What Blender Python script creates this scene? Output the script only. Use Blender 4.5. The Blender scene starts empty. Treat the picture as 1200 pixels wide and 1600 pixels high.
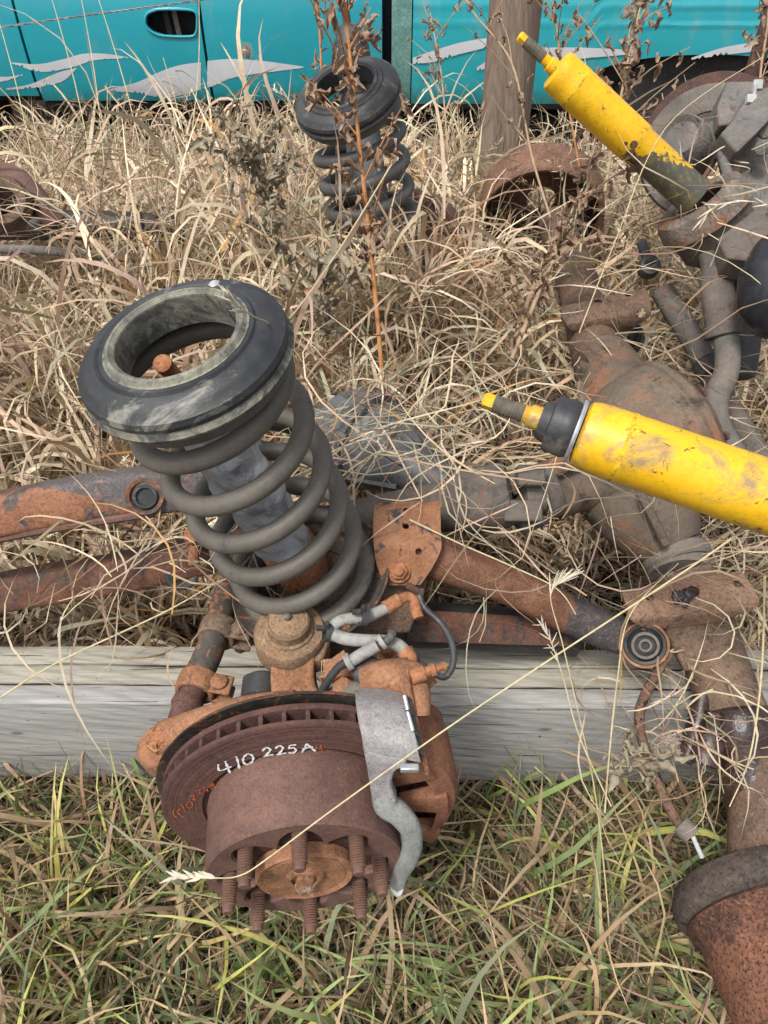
import bpy, bmesh, math, random
import numpy as np
from mathutils import Vector, Matrix, Quaternion
from math import radians as R, sin, cos, pi

random.seed(7); rng = np.random.default_rng(7)
sc = bpy.context.scene
COL = sc.collection
# ------------------------------------------------------------------ camera
CH, TH, F = 1.45, R(42), 1142.0
cam_d = bpy.data.cameras.new('camera'); cam = bpy.data.objects.new('camera', cam_d); COL.objects.link(cam)
cam.location = (0, 0, CH); cam.rotation_euler = (R(90) - TH, 0, 0)
cam_d.sensor_fit = 'VERTICAL'; cam_d.sensor_height = 24; cam_d.lens = 24 * F / 1600
cam_d.clip_start = .02; cam_d.clip_end = 900
sc.camera = cam
# ------------------------------------------------------------------ light
w = bpy.data.worlds.new('World'); sc.world = w; w.use_nodes = True
nt = w.node_tree; nt.nodes.clear()
SUN_EL, SUN_ROT = R(60), R(-142)
sky = nt.nodes.new('ShaderNodeTexSky'); sky.sky_type = 'NISHITA'; sky.sun_disc = False
sky.sun_elevation = SUN_EL; sky.sun_rotation = SUN_ROT; sky.air_density = 1.0; sky.dust_density = 4.0; sky.ozone_density = 1.0
hs = nt.nodes.new('ShaderNodeHueSaturation'); hs.inputs['Saturation'].default_value = .38
bg = nt.nodes.new('ShaderNodeBackground'); bg.inputs['Strength'].default_value = .10
wo = nt.nodes.new('ShaderNodeOutputWorld')
nt.links.new(sky.outputs[0], hs.inputs['Color']); nt.links.new(hs.outputs[0], bg.inputs[0]); nt.links.new(bg.outputs[0], wo.inputs[0])
sl = bpy.data.lights.new('sun', 'SUN'); sun = bpy.data.objects.new('sun', sl); COL.objects.link(sun)
sl.energy = 1.5; sl.angle = R(12); sl.color = (1, .97, .92)
SD = Vector((sin(SUN_ROT) * cos(SUN_EL), cos(SUN_ROT) * cos(SUN_EL), sin(SUN_EL)))
sun.rotation_euler = SD.to_track_quat('Z', 'Y').to_euler(); sun.location = SD * 20
sc.view_settings.view_transform = 'Standard'; sc.view_settings.look = 'None'
sc.view_settings.exposure = .95; sc.view_settings.gamma = 1; sc.view_settings.use_curve_mapping = False
sc.cycles.max_bounces = 6; sc.cycles.diffuse_bounces = 2; sc.cycles.glossy_bounces = 3
sc.cycles.transparent_max_bounces = 4; sc.cycles.use_denoising = True

# ------------------------------------------------------------------ survey helpers: photograph measurements to metres
def ray(u, v):
    a = (u - 600) / F; b = (v - 800) / F
    return Vector((a, cos(TH) - b * sin(TH), -sin(TH) - b * cos(TH)))
def A(u, v, d): return Vector((0, 0, CH)) + ray(u, v) * d
def AY(u, v, y):
    r = ray(u, v); return Vector((0, 0, CH)) + r * (y / r.y)
def AZ(u, v, z):
    r = ray(u, v); return Vector((0, 0, CH)) + r * ((z - CH) / r.z)
GZ = .10     # ground level
# ------------------------------------------------------------------ materials
def nodes(name):
    m = bpy.data.materials.new(name); m.use_nodes = True
    t = m.node_tree; t.nodes.clear()
    o = t.nodes.new('ShaderNodeOutputMaterial'); b = t.nodes.new('ShaderNodeBsdfPrincipled')
    t.links.new(b.outputs[0], o.inputs[0]); return m, t, b
def N(t, kind, **kw):
    n = t.nodes.new(kind)
    for k, v in kw.items():
        if k in n.inputs.keys(): n.inputs[k].default_value = v
        else: setattr(n, k, v)
    return n
def coord(t, scale=(1, 1, 1), rot=(0, 0, 0)):
    c = N(t, 'ShaderNodeTexCoord'); mp = N(t, 'ShaderNodeMapping')
    mp.inputs['Scale'].default_value = scale; mp.inputs['Rotation'].default_value = rot
    t.links.new(c.outputs['Object'], mp.inputs[0]); return mp.outputs[0]
def noise(t, vec, scale, detail=5, rough=.6, dist=0):
    n = N(t, 'ShaderNodeTexNoise'); n.inputs['Scale'].default_value = scale; n.inputs['Detail'].default_value = detail
    n.inputs['Roughness'].default_value = rough; n.inputs['Distortion'].default_value = dist
    t.links.new(vec, n.inputs['Vector']); return n.outputs[0]
def ramp(t, fac, stops):
    r = N(t, 'ShaderNodeValToRGB'); e = r.color_ramp.elements
    while len(e) < len(stops): e.new(.5)
    for i, (p, c) in enumerate(stops):
        e[i].position = p; e[i].color = (*c, 1) if len(c) == 3 else c
    t.links.new(fac, r.inputs[0]); return r.outputs[0]
def step(t, fac, lo, hi):
    m = N(t, 'ShaderNodeMapRange'); m.inputs['From Min'].default_value = lo; m.inputs['From Max'].default_value = hi
    t.links.new(fac, m.inputs['Value']); return m.outputs[0]
def mix(t, fac, a, b):
    m = N(t, 'ShaderNodeMix', data_type='RGBA')
    if hasattr(fac, 'is_linked') or hasattr(fac, 'node'): t.links.new(fac, m.inputs[0])
    else: m.inputs[0].default_value = fac
    for s, x in ((6, a), (7, b)):
        if isinstance(x, tuple): m.inputs[s].default_value = (*x[:3], 1)
        else: t.links.new(x, m.inputs[s])
    return m.outputs[2]
def math_(t, op, a, b=None):
    m = N(t, 'ShaderNodeMath', operation=op)
    for i, x in enumerate((a, b)):
        if x is None: continue
        if isinstance(x, (int, float)): m.inputs[i].default_value = x
        else: t.links.new(x, m.inputs[i])
    return m.outputs[0]
def bump(t, b, h, strength=.5, dist=.002, prev=None):
    n = N(t, 'ShaderNodeBump'); n.inputs['Strength'].default_value = strength; n.inputs['Distance'].default_value = dist
    t.links.new(h, n.inputs['Height'])
    if prev: t.links.new(prev, n.inputs['Normal'])
    t.links.new(n.outputs[0], b.inputs['Normal']); return n.outputs[0]

def crust(name, cols, scale=14, over=None, over2=None, rough=.85, metal=0, bs=.5, bd=.0015, fine=420, pits=.35, spec=.25, wipe=None):
    """layered corroded/painted surface: cols = large-scale tones, over = (colour, lo, hi, scale) patchy second coat,
    wipe = (point, direction, lo, hi, colour): coat lost past a plane with a ragged edge"""
    m, t, b = nodes(name); v = coord(t)
    n1 = noise(t, v, scale, 6, .65, .3)
    n = len(cols); c = ramp(t, n1, [(.3 + .42 * i / max(1, n - 1), cc) for i, cc in enumerate(cols)])
    for o in (over, over2):
        if o:
            nn = noise(t, v, o[3], 8, .75, .6); c = mix(t, step(t, nn, o[1], o[2]), c, o[0])
    if wipe:
        p0, d, lo, hi, wc = wipe
        dt = N(t, 'ShaderNodeVectorMath', operation='DOT_PRODUCT'); sb = N(t, 'ShaderNodeVectorMath', operation='SUBTRACT')
        co = N(t, 'ShaderNodeTexCoord'); t.links.new(co.outputs['Object'], sb.inputs[0]); sb.inputs[1].default_value = p0
        t.links.new(sb.outputs[0], dt.inputs[0]); dt.inputs[1].default_value = d
        wn = math_(t, 'MULTIPLY', noise(t, v, 34, 6, .7), (hi - lo) * 3)
        s = math_(t, 'ADD', dt.outputs['Value'], wn)
        c = mix(t, step(t, s, lo + (hi - lo) * 1.5, lo + (hi - lo) * 1.62), c, wc)
    fn = noise(t, v, fine * .62, 3, .75)
    mid = noise(t, v, fine * .14, 5, .75)
    c = mix(t, math_(t, 'MULTIPLY', step(t, mid, .52, .68), min(1, pits * 1.1)), c, tuple(x * .55 for x in cols[0]))
    c = mix(t, math_(t, 'MULTIPLY', step(t, mid, .5, .34), pits * .8), c, tuple(min(1, x * 1.35 + .015) for x in cols[-1]))
    c = mix(t, math_(t, 'MULTIPLY', step(t, fn, .5, .62), min(1, pits * 1.5)), c, tuple(x * .30 for x in cols[0]))
    fl = noise(t, v, fine * .45, 3, .7)
    c = mix(t, math_(t, 'MULTIPLY', step(t, fl, .54, .68), pits * .9), c, tuple(min(1, x * 1.7 + .03) for x in cols[-1]))
    t.links.new(c, b.inputs['Base Color'])
    rr = ramp(t, n1, [(.3, (rough - .12,) * 3), (.7, (min(1, rough + .1),) * 3)]); t.links.new(rr, b.inputs['Roughness'])
    b.inputs['Metallic'].default_value = metal; b.inputs['Specular IOR Level'].default_value = spec
    p = bump(t, b, fn, bs, bd); bump(t, b, noise(t, v, fine * .16, 5, .7), bs, bd * 2.2, p)
    return m

M = {}
M['rust_dark'] = crust('rust_dark', [(.055, .034, .032), (.10, .055, .045), (.15, .078, .056)], 22, over=((.19, .09, .05), .56, .75, 40), bs=.45, fine=500, pits=.25)
M['rust_and_shade'] = crust('rust_and_shade', [(.03, .017, .014), (.055, .027, .02), (.09, .04, .026)], 22, bs=.5, fine=400, pits=.3)  # hub flange rust, also the shade colour put into the plank gaps
M['stud_rust'] = crust('stud_rust', [(.10, .055, .042), (.15, .08, .055), (.19, .105, .075)], 30, rough=.65, bs=.1, fine=300, pits=.1, spec=.4)
M['rust_face'] = crust('rust_face', [(.075, .040, .036), (.11, .055, .046), (.14, .072, .055)], 18, over=((.17, .10, .085), .58, .75, 34), bs=.45, fine=520, pits=.22)
M['rust_hat'] = crust('rust_hat', [(.095, .054, .046), (.138, .074, .058), (.18, .100, .076)], 10, over=((.22, .12, .08), .56, .8, 20), rough=.7, bs=.35, fine=520, pits=.24, spec=.4)
M['rust_orange'] = crust('rust_orange', [(.17, .085, .05), (.29, .14, .072), (.38, .20, .115)], 26, over=((.10, .06, .045), .56, .70, 30), bs=.5, fine=460, pits=.26)
M['rust_bright'] = crust('rust_bright', [(.22, .09, .045), (.33, .14, .065), (.42, .21, .11)], 30, bs=.5, fine=400, pits=.26)
M['rust_bracket'] = crust('rust_bracket', [(.22, .10, .055), (.31, .145, .075), (.38, .20, .115)], 20, over=((.05, .055, .062), .555, .575, 30), bs=.35, fine=500, pits=.2)
M['rust_caliper'] = crust('rust_caliper', [(.17, .078, .05), (.25, .112, .066), (.33, .16, .09)], 14, over=((.11, .055, .04), .56, .74, 22), bs=.45, fine=560, pits=.26)
M['rust_brown'] = crust('rust_brown', [(.08, .056, .043), (.135, .088, .063), (.20, .12, .078)], 14, over=((.035, .026, .023), .60, .66, 30), bs=.4, fine=420, pits=.35)
M['rust_tan'] = crust('rust_tan', [(.12, .085, .065), (.185, .125, .088), (.25, .16, .11)], 18, over=((.03, .022, .02), .60, .64, 46), over2=((.035, .028, .025), .57, .68, 11), bs=.5, fine=380, pits=.3)
M['rust_drum'] = crust('rust_drum', [(.045, .03, .026), (.10, .05, .036), (.20, .085, .05)], 9, bs=.7, fine=420, pits=.55, wipe=(tuple(AY(1190, 1480, .31)), (0.1, -1, .1), -.02, .02, (.20, .09, .055)))
M['oily'] = crust('oily', [(.012, .009, .009), (.035, .02, .018), (.09, .045, .03)], 18, rough=.38, bs=.6, fine=180, pits=.3, spec=.6)
M['steel_dust'] = crust('steel_dust', [(.10, .095, .085), (.16, .14, .12), (.22, .19, .16)], 12, over=((.13, .075, .045), .6, .72, 24), bs=.3, fine=300, pits=.13)
M['grey_iron'] = crust('grey_iron', [(.085, .075, .068), (.125, .108, .094), (.17, .145, .122)], 10, over=((.17, .085, .05), .56, .70, 16), over2=((.045, .04, .036), .56, .68, 36), bs=.35, fine=260, pits=.13)
M['knuckle_grey'] = crust('knuckle_grey', [(.11, .10, .092), (.16, .15, .138), (.22, .19, .165)], 16, over=((.20, .12, .08), .54, .70, 18), over2=((.06, .055, .05), .56, .66, 40), bs=.6, bd=.0025, fine=300, pits=.13)
M['ring_rust'] = crust('ring_rust', [(.12, .105, .09), (.18, .15, .125), (.24, .20, .165)], 16, over=((.23, .10, .05), .50, .60, 20), over2=((.05, .04, .035), .60, .68, 30), bs=.6, bd=.003, fine=260, pits=.25)
M['perch_rust'] = crust('perch_rust', [(.20, .125, .085), (.28, .17, .11), (.34, .21, .14)], 18, over=((.035, .026, .022), .60, .63, 40), over2=((.07, .045, .035), .60, .66, 12), bs=.45, fine=380, pits=.35)
M['rust_drum_far'] = crust('rust_drum_far', [(.12, .07, .05), (.19, .105, .07), (.26, .145, .095)], 12, over=((.05, .035, .03), .56, .68, 20), bs=.5, fine=300, pits=.35)
M['diff_cast'] = crust('diff_cast', [(.10, .084, .068), (.145, .112, .084), (.19, .14, .10)], 7, over=((.25, .115, .06), .49, .62, 9), over2=((.05, .042, .036), .53, .64, 15), bs=.6, bd=.002, fine=300, pits=.16)
M['ball_joint'] = crust('ball_joint', [(.17, .115, .075), (.25, .165, .10), (.30, .19, .11)], 30, over=((.24, .105, .05), .56, .7, 40), bs=.55, fine=380, pits=.35)
M['cast_silver'] = crust('cast_silver', [(.19, .175, .175), (.27, .25, .25), (.34, .325, .32)], 16, over=((.26, .18, .13), .54, .70, 11), over2=((.13, .12, .12), .58, .68, 34), rough=.62, metal=.25, bs=.4, fine=620, pits=.25, spec=.4)
M['arm_silver'] = crust('arm_silver', [(.20, .205, .195), (.26, .265, .25), (.32, .325, .30)], 18, rough=.6, metal=.2, bs=.3, fine=520, pits=.2, spec=.4)
M['spring_grey'] = crust('spring_grey', [(.090, .080, .066), (.115, .102, .085), (.145, .128, .105)], 9, over=((.20, .12, .075), .66, .70, 50), over2=((.05, .048, .045), .56, .68, 18), rough=.58, bs=.15, fine=600, pits=.12, spec=.4)
M['spring_dark'] = crust('spring_dark', [(.062, .061, .060), (.085, .083, .080), (.115, .108, .098)], 8, rough=.55, bs=.15, fine=600, pits=.1, spec=.45)
M['arm_paint'] = crust('arm_paint', [(.055, .056, .058), (.085, .085, .086), (.13, .12, .11)], 10, over=((.23, .085, .04), .50, .58, 13), over2=((.30, .13, .06), .60, .68, 70), rough=.6, bs=.3, fine=420, pits=.3, spec=.4)
M['arm_rusty'] = crust('arm_rusty', [(.20, .08, .04), (.26, .11, .06), (.30, .15, .085)], 11, over=((.06, .058, .06), .51, .60, 12), rough=.72, bs=.3, fine=420, pits=.3)
M['arm_far'] = crust('arm_far', [(.075, .04, .03), (.13, .06, .038), (.19, .085, .05)], 12, over=((.05, .048, .05), .5, .6, 14), rough=.7, bs=.3, fine=420, pits=.3)
M['black_paint'] = crust('black_paint', [(.022, .022, .024), (.035, .035, .037), (.05, .048, .046)], 12, over=((.20, .08, .04), .63, .66, 60), rough=.5, bs=.25, fine=380, pits=.2, spec=.45)
M['seat_black'] = crust('seat_black', [(.05, .045, .042), (.08, .07, .06), (.12, .10, .08)], 12, over=((.34, .13, .06), .55, .58, 60), rough=.6, bs=.3, fine=300, pits=.2)
M['rubber'] = crust('rubber', [(.018, .019, .022), (.035, .037, .04), (.08, .08, .075)], 12, over=((.22, .215, .18), .56, .64, 9), rough=.5, bs=.12, fine=300, pits=.08, spec=.4)
M['rubber_dusty'] = crust('rubber_dusty', [(.13, .125, .105), (.22, .215, .165), (.33, .32, .24)], 14, over=((.045, .048, .05), .46, .58, 16), rough=.75, bs=.25, fine=260, pits=.18, spec=.3)
M['rubber_black'] = crust('rubber_black', [(.022, .022, .024), (.038, .038, .040), (.065, .064, .062)], 14, over=((.14, .13, .11), .54, .68, 24), rough=.55, bs=.15, fine=300, pits=.1, spec=.45)
M['sleeve'] = crust('sleeve', [(.30, .315, .33), (.41, .425, .44), (.50, .51, .515)], 15, over=((.19, .205, .22), .52, .6, 24), rough=.45, bs=.5, bd=.004, fine=110, pits=.06, spec=.4)
M['sleeve_dark'] = crust('sleeve_dark', [(.10, .11, .12), (.145, .155, .17), (.19, .20, .21)], 15, rough=.5, bs=.12, fine=90, pits=.06, spec=.4)
M['hose_white'] = crust('hose_white', [(.20, .195, .18), (.30, .29, .27), (.38, .365, .335)], 40, over=((.13, .14, .15), .56, .66, 50), rough=.65, bs=.2, fine=300, pits=.12)
M['zinc'] = crust('zinc', [(.40, .42, .44), (.52, .54, .55), (.62, .63, .63)], 20, rough=.38, metal=.6, bs=.1, fine=300, pits=.1, spec=.5)
M['white_clip'] = crust('white_clip', [(.34, .35, .34), (.44, .45, .44), (.54, .54, .52)], 20, rough=.5, bs=.1, fine=200, pits=.05)
M['ali_housing'] = crust('ali_housing', [(.08, .086, .09), (.13, .135, .14), (.18, .178, .175)], 14, over=((.17, .13, .09), .54, .66, 16), over2=((.05, .045, .04), .56, .66, 24), rough=.6, metal=.1, bs=.25, fine=260, pits=.2, spec=.4)
def dirn(a, b): return (b - a).normalized()
Y2a, Y2b = A(868, 108, 1.16), A(1085, 308, 1.24)
M['yellow'] = crust('yellow', [(.70, .39, .010), (.78, .44, .010), (.82, .49, .015)], 8, over=((.30, .21, .11), .50, .62, 12), over2=((.13, .07, .035), .60, .63, 60), rough=.45, bs=.12, fine=200, pits=.10, spec=.5)
M['yellow_worn'] = crust('yellow_worn', [(.72, .40, .010), (.80, .45, .010), (.84, .50, .015)], 8, over=((.22, .11, .045), .60, .63, 60), rough=.42, bs=.12, fine=200, pits=.12, spec=.5,
                         wipe=(tuple(Y2a.lerp(Y2b, .78)), tuple((dirn(Y2a, Y2b) + Vector((-.75, -.55, -.9))) .normalized()), -.02, .02, (.075, .078, .07)))
M['seam_rust'] = crust('seam_rust', [(.30, .15, .03), (.62, .38, .02), (.76, .48, .02)], 45, bs=.5, fine=300, pits=.3)
M['grey_thread'] = crust('grey_thread', [(.10, .09, .075), (.15, .135, .11), (.24, .18, .08)], 60, rough=.55, bs=.2, fine=260, pits=.2)
M['yellow_thread'] = crust('yellow_thread', [(.45, .27, .03), (.62, .38, .02), (.72, .46, .02)], 60, over=((.10, .085, .07), .5, .56, 70), rough=.5, bs=.2, fine=200, pits=.2)
M['white_paint_mark'] = crust('white_paint_mark', [(.68, .68, .66), (.74, .74, .72), (.78, .78, .76)], 60, rough=.7, bs=.1, fine=300, pits=.05)
M['red_paint_mark'] = crust('red_paint_mark', [(.42, .09, .03), (.50, .12, .04), (.55, .15, .05)], 60, over=((.09, .045, .036), .56, .6, 120), rough=.7, bs=.1, fine=300, pits=.2)
M['galv_wire'] = crust('galv_wire', [(.16, .17, .18), (.24, .25, .26), (.30, .31, .31)], 40, rough=.5, metal=.4, bs=.1)
M['flower'] = crust('flower', [(.30, .22, .17), (.44, .34, .27), (.56, .47, .38)], 90, bs=.4, fine=500)
M['dirt'] = crust('dirt', [(.12, .07, .045), (.24, .14, .09), (.34, .24, .16)], 60, bs=.8, bd=.004, fine=300, pits=.4)
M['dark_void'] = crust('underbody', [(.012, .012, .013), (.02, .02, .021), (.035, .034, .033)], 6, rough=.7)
M['tyre'] = crust('tyre', [(.022, .022, .023), (.03, .03, .031), (.045, .043, .04)], 8, rough=.75)
M['decal'] = crust('decal', [(.50, .52, .55), (.55, .57, .60), (.60, .62, .64)], 4, over=((.03, .17, .20), .69, .7, 26), rough=.4, bs=.02, fine=100, pits=.02)
M['glass_dark'] = crust('glass_dark', [(.02, .025, .028), (.025, .03, .033), (.03, .035, .04)], 4, rough=.12, bs=0, fine=100, pits=0, spec=.5)
# paint of the truck
def teal(name, c, grime):
    m, t, b = nodes(name); v = coord(t)
    n1 = noise(t, v, 1.4, 4, .5)
    c0 = ramp(t, n1, [(.3, tuple(x * .93 for x in c)), (.7, tuple(x * 1.06 for x in c))])
    g = noise(t, coord(t, (1, 1, .35)), 9, 8, .75)
    c0 = mix(t, math_(t, 'MULTIPLY', step(t, g, .52, .8), grime), c0, (.30, .34, .33))
    t.links.new(c0, b.inputs['Base Color']); b.inputs['Roughness'].default_value = .34
    b.inputs['Coat Weight'].default_value = .8; b.inputs['Coat Roughness'].default_value = .12
    bump(t, b, noise(t, v, 3.2, 3, .5), .25, .03); return m
M['teal'] = teal('teal_paint', (.008, .30, .37), .32)
M['teal_bed'] = teal('teal_paint_bed', (.018, .36, .42), .5)
M['teal_edge'] = crust('teal_edge', [(.08, .22, .20), (.13, .28, .25), (.20, .30, .26)], 20, over=((.18, .10, .05), .6, .7, 40), rough=.6)
# timber
def timber(name, tone, seed, along=0):
    m, t, b = nodes(name)
    sc_ = (1.2, 26, 26) if along == 0 else (26, 26, 1.2)
    v = coord(t, tuple(q * 1.6 if q > 5 else q for q in sc_)); vo = coord(t)
    n1 = noise(t, v, 5 + seed * .37, 7, .7, .9); n2 = noise(t, v, 22 + seed, 4, .7, .5); n3 = noise(t, vo, 3.1 + seed * .3, 4, .6)
    c = ramp(t, n1, [(.25, tuple(x * .42 for x in tone)), (.40, tuple(x * .80 for x in tone)), (.55, tone), (.72, tuple(min(1, x * 1.28) for x in tone))])
    c = mix(t, math_(t, 'MULTIPLY', step(t, n3, .5, .75), .3), c, (.36, .34, .25))       # greenish algae tint
    c = mix(t, math_(t, 'MULTIPLY', step(t, n2, .54, .68), .55), c, tuple(x * .5 for x in tone))
    wv = N(t, 'ShaderNodeTexWave', wave_type='BANDS', bands_direction='DIAGONAL'); wv.inputs['Scale'].default_value = 26 + seed * 3; wv.inputs['Distortion'].default_value = 5.5; wv.inputs['Detail'].default_value = 4; wv.inputs['Detail Scale'].default_value = .9
    t.links.new(coord(t, (.22, 1, 1) if along == 0 else (1, 1, .22)), wv.inputs['Vector'])
    c = mix(t, math_(t, 'MULTIPLY', step(t, wv.outputs['Fac'], .45, .95), .42), c, tuple(x * .52 for x in tone))
    st = noise(t, coord(t, (.9, 9, 9) if along == 0 else (9, 9, .9)), 2.6, 6, .75, .3)
    c = mix(t, math_(t, 'MULTIPLY', step(t, st, .5, .7), .45), c, tuple(x * f for x, f in zip(tone, (.50, .50, .52))))
    c = mix(t, math_(t, 'MULTIPLY', step(t, st, .47, .33), .5), c, tuple(min(1, x * f) for x, f in zip(tone, (1.28, 1.26, 1.2))))
    crack = noise(t, coord(t, (1.5, 70, 70) if along == 0 else (70, 70, 1.5)), 3.1, 3, .5, .4)
    cm = step(t, crack, .655, .70); c = mix(t, math_(t, 'MULTIPLY', cm, .75), c, (.045, .038, .030))
    vz = N(t, 'ShaderNodeTexVoronoi'); vz.inputs['Scale'].default_value = 5.3 + seed * .61
    t.links.new(coord(t, (1, 2.2, 2.2) if along == 0 else (2.2, 2.2, 1)), vz.inputs['Vector'])
    km = math_(t, 'SUBTRACT', 1, step(t, vz.outputs['Distance'], .045, .085)); c = mix(t, math_(t, 'MULTIPLY', km, .7), c, (.10, .082, .06))
    rings = math_(t, 'SINE', math_(t, 'MULTIPLY', vz.outputs['Distance'], 210)); near = math_(t, 'SUBTRACT', 1, step(t, vz.outputs['Distance'], .07, .22))
    c = mix(t, math_(t, 'MULTIPLY', math_(t, 'MULTIPLY', step(t, rings, -.2, 1), near), .28), c, (.17, .145, .11))
    sp = noise(t, vo, 95, 2, .5); c = mix(t, step(t, sp, .735, .75), c, (.06, .05, .04))
    t.links.new(c, b.inputs['Base Color']); b.inputs['Roughness'].default_value = .88; b.inputs['Specular IOR Level'].default_value = .2
    p = bump(t, b, n1, .55, .0022); p = bump(t, b, n2, .4, .0012, p); 
    inv = math_(t, 'SUBTRACT', 1, cm); bump(t, b, inv, .8, .003, p); return m
M['plank_a'] = timber('timber_front', (.415, .405, .385), 1)
M['plank_b'] = timber('timber_mid', (.44, .42, .35), 2)
M['plank_c'] = timber('timber_back', (.42, .40, .335), 4)
M['post'] = timber('timber_post', (.27, .205, .16), 3, 2)
# soil
m, t, b = nodes('soil'); v = coord(t)
n1 = noise(t, v, 9, 8, .7); n2 = noise(t, v, 90, 6, .75)
c = ramp(t, n1, [(.3, (.018, .012, .009)), (.55, (.04, .027, .018)), (.75, (.085, .06, .038))])
c = mix(t, step(t, n2, .6, .8), c, (.13, .10, .06)); t.links.new(c, b.inputs['Base Color']); b.inputs['Roughness'].default_value = .95
b.inputs['Specular IOR Level'].default_value = .1
p = bump(t, b, n2, 1, .01); bump(t, b, n1, .8, .04, p); M['soil'] = m
# leaf material driven by the colour each blade grew with
def leafmat(name, rough=.55, tr=.12, spec=.35):
    m, t, b = nodes(name)
    a = N(t, 'ShaderNodeAttribute', attribute_name='tone'); v = coord(t)
    n = noise(t, v, 60, 3, .6); c = mix(t, math_(t, 'MULTIPLY', step(t, n, .4, .8), .35), a.outputs['Color'], (.17, .115, .07))
    t.links.new(c, b.inputs['Base Color']); b.inputs['Roughness'].default_value = rough; b.inputs['Specular IOR Level'].default_value = spec
    tl = N(t, 'ShaderNodeBsdfTranslucent'); t.links.new(c, tl.inputs[0])
    mx = N(t, 'ShaderNodeMixShader'); mx.inputs[0].default_value = tr
    o = [x for x in t.nodes if x.type == 'OUTPUT_MATERIAL'][0]
    t.links.new(b.outputs[0], mx.inputs[1]); t.links.new(tl.outputs[0], mx.inputs[2]); t.links.new(mx.outputs[0], o.inputs[0]); return m
M['blade'] = leafmat('grass_blade'); 
def plainleaf(name, c1, c2):
    return crust(name, [c1, c2], 30, rough=.75, bs=.25, fine=200, pits=.15)
M['dry_leaf'] = plainleaf('dry_leaf', (.22, .14, .09), (.42, .29, .20))
M['grey_leaf'] = plainleaf('grey_leaf', (.22, .185, .13), (.37, .32, .23))
M['orange_stem'] = plainleaf('orange_stem', (.33, .13, .045), (.46, .22, .09))
M['tan_stem'] = plainleaf('tan_stem', (.30, .20, .12), (.46, .34, .22))
M['straw'] = plainleaf('straw', (.50, .41, .23), (.62, .53, .33))
M['seed'] = plainleaf('seed', (.55, .48, .36), (.70, .64, .52))

# ------------------------------------------------------------------ geometry helpers
def smooth(pts, n=6):
    P = [Vector(p) for p in pts]
    if len(P) < 3 or n < 2: return P
    out = []
    for i in range(len(P) - 1):
        a = P[max(i - 1, 0)]; b_ = P[i]; c_ = P[i + 1]; d = P[min(i + 2, len(P) - 1)]
        for k in range(n):
            s = k / n
            out.append(.5 * ((2 * b_) + (c_ - a) * s + (2 * a - 5 * b_ + 4 * c_ - d) * s * s + (3 * b_ - a - 3 * c_ + d) * s ** 3))
    out.append(P[-1]); return out
def lerplist(vals, n):
    out = []
    for i in range(n):
        x = i / max(1, n - 1) * (len(vals) - 1); k = min(int(x), len(vals) - 2); out.append(vals[k] + (vals[k + 1] - vals[k]) * (x - k))
    return out
def frame(ax):
    ax = Vector(ax).normalized(); h = Vector((0, 0, 1)) if abs(ax.z) < .9 else Vector((1, 0, 0))
    x = h.cross(ax).normalized(); return x, ax.cross(x), ax
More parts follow.
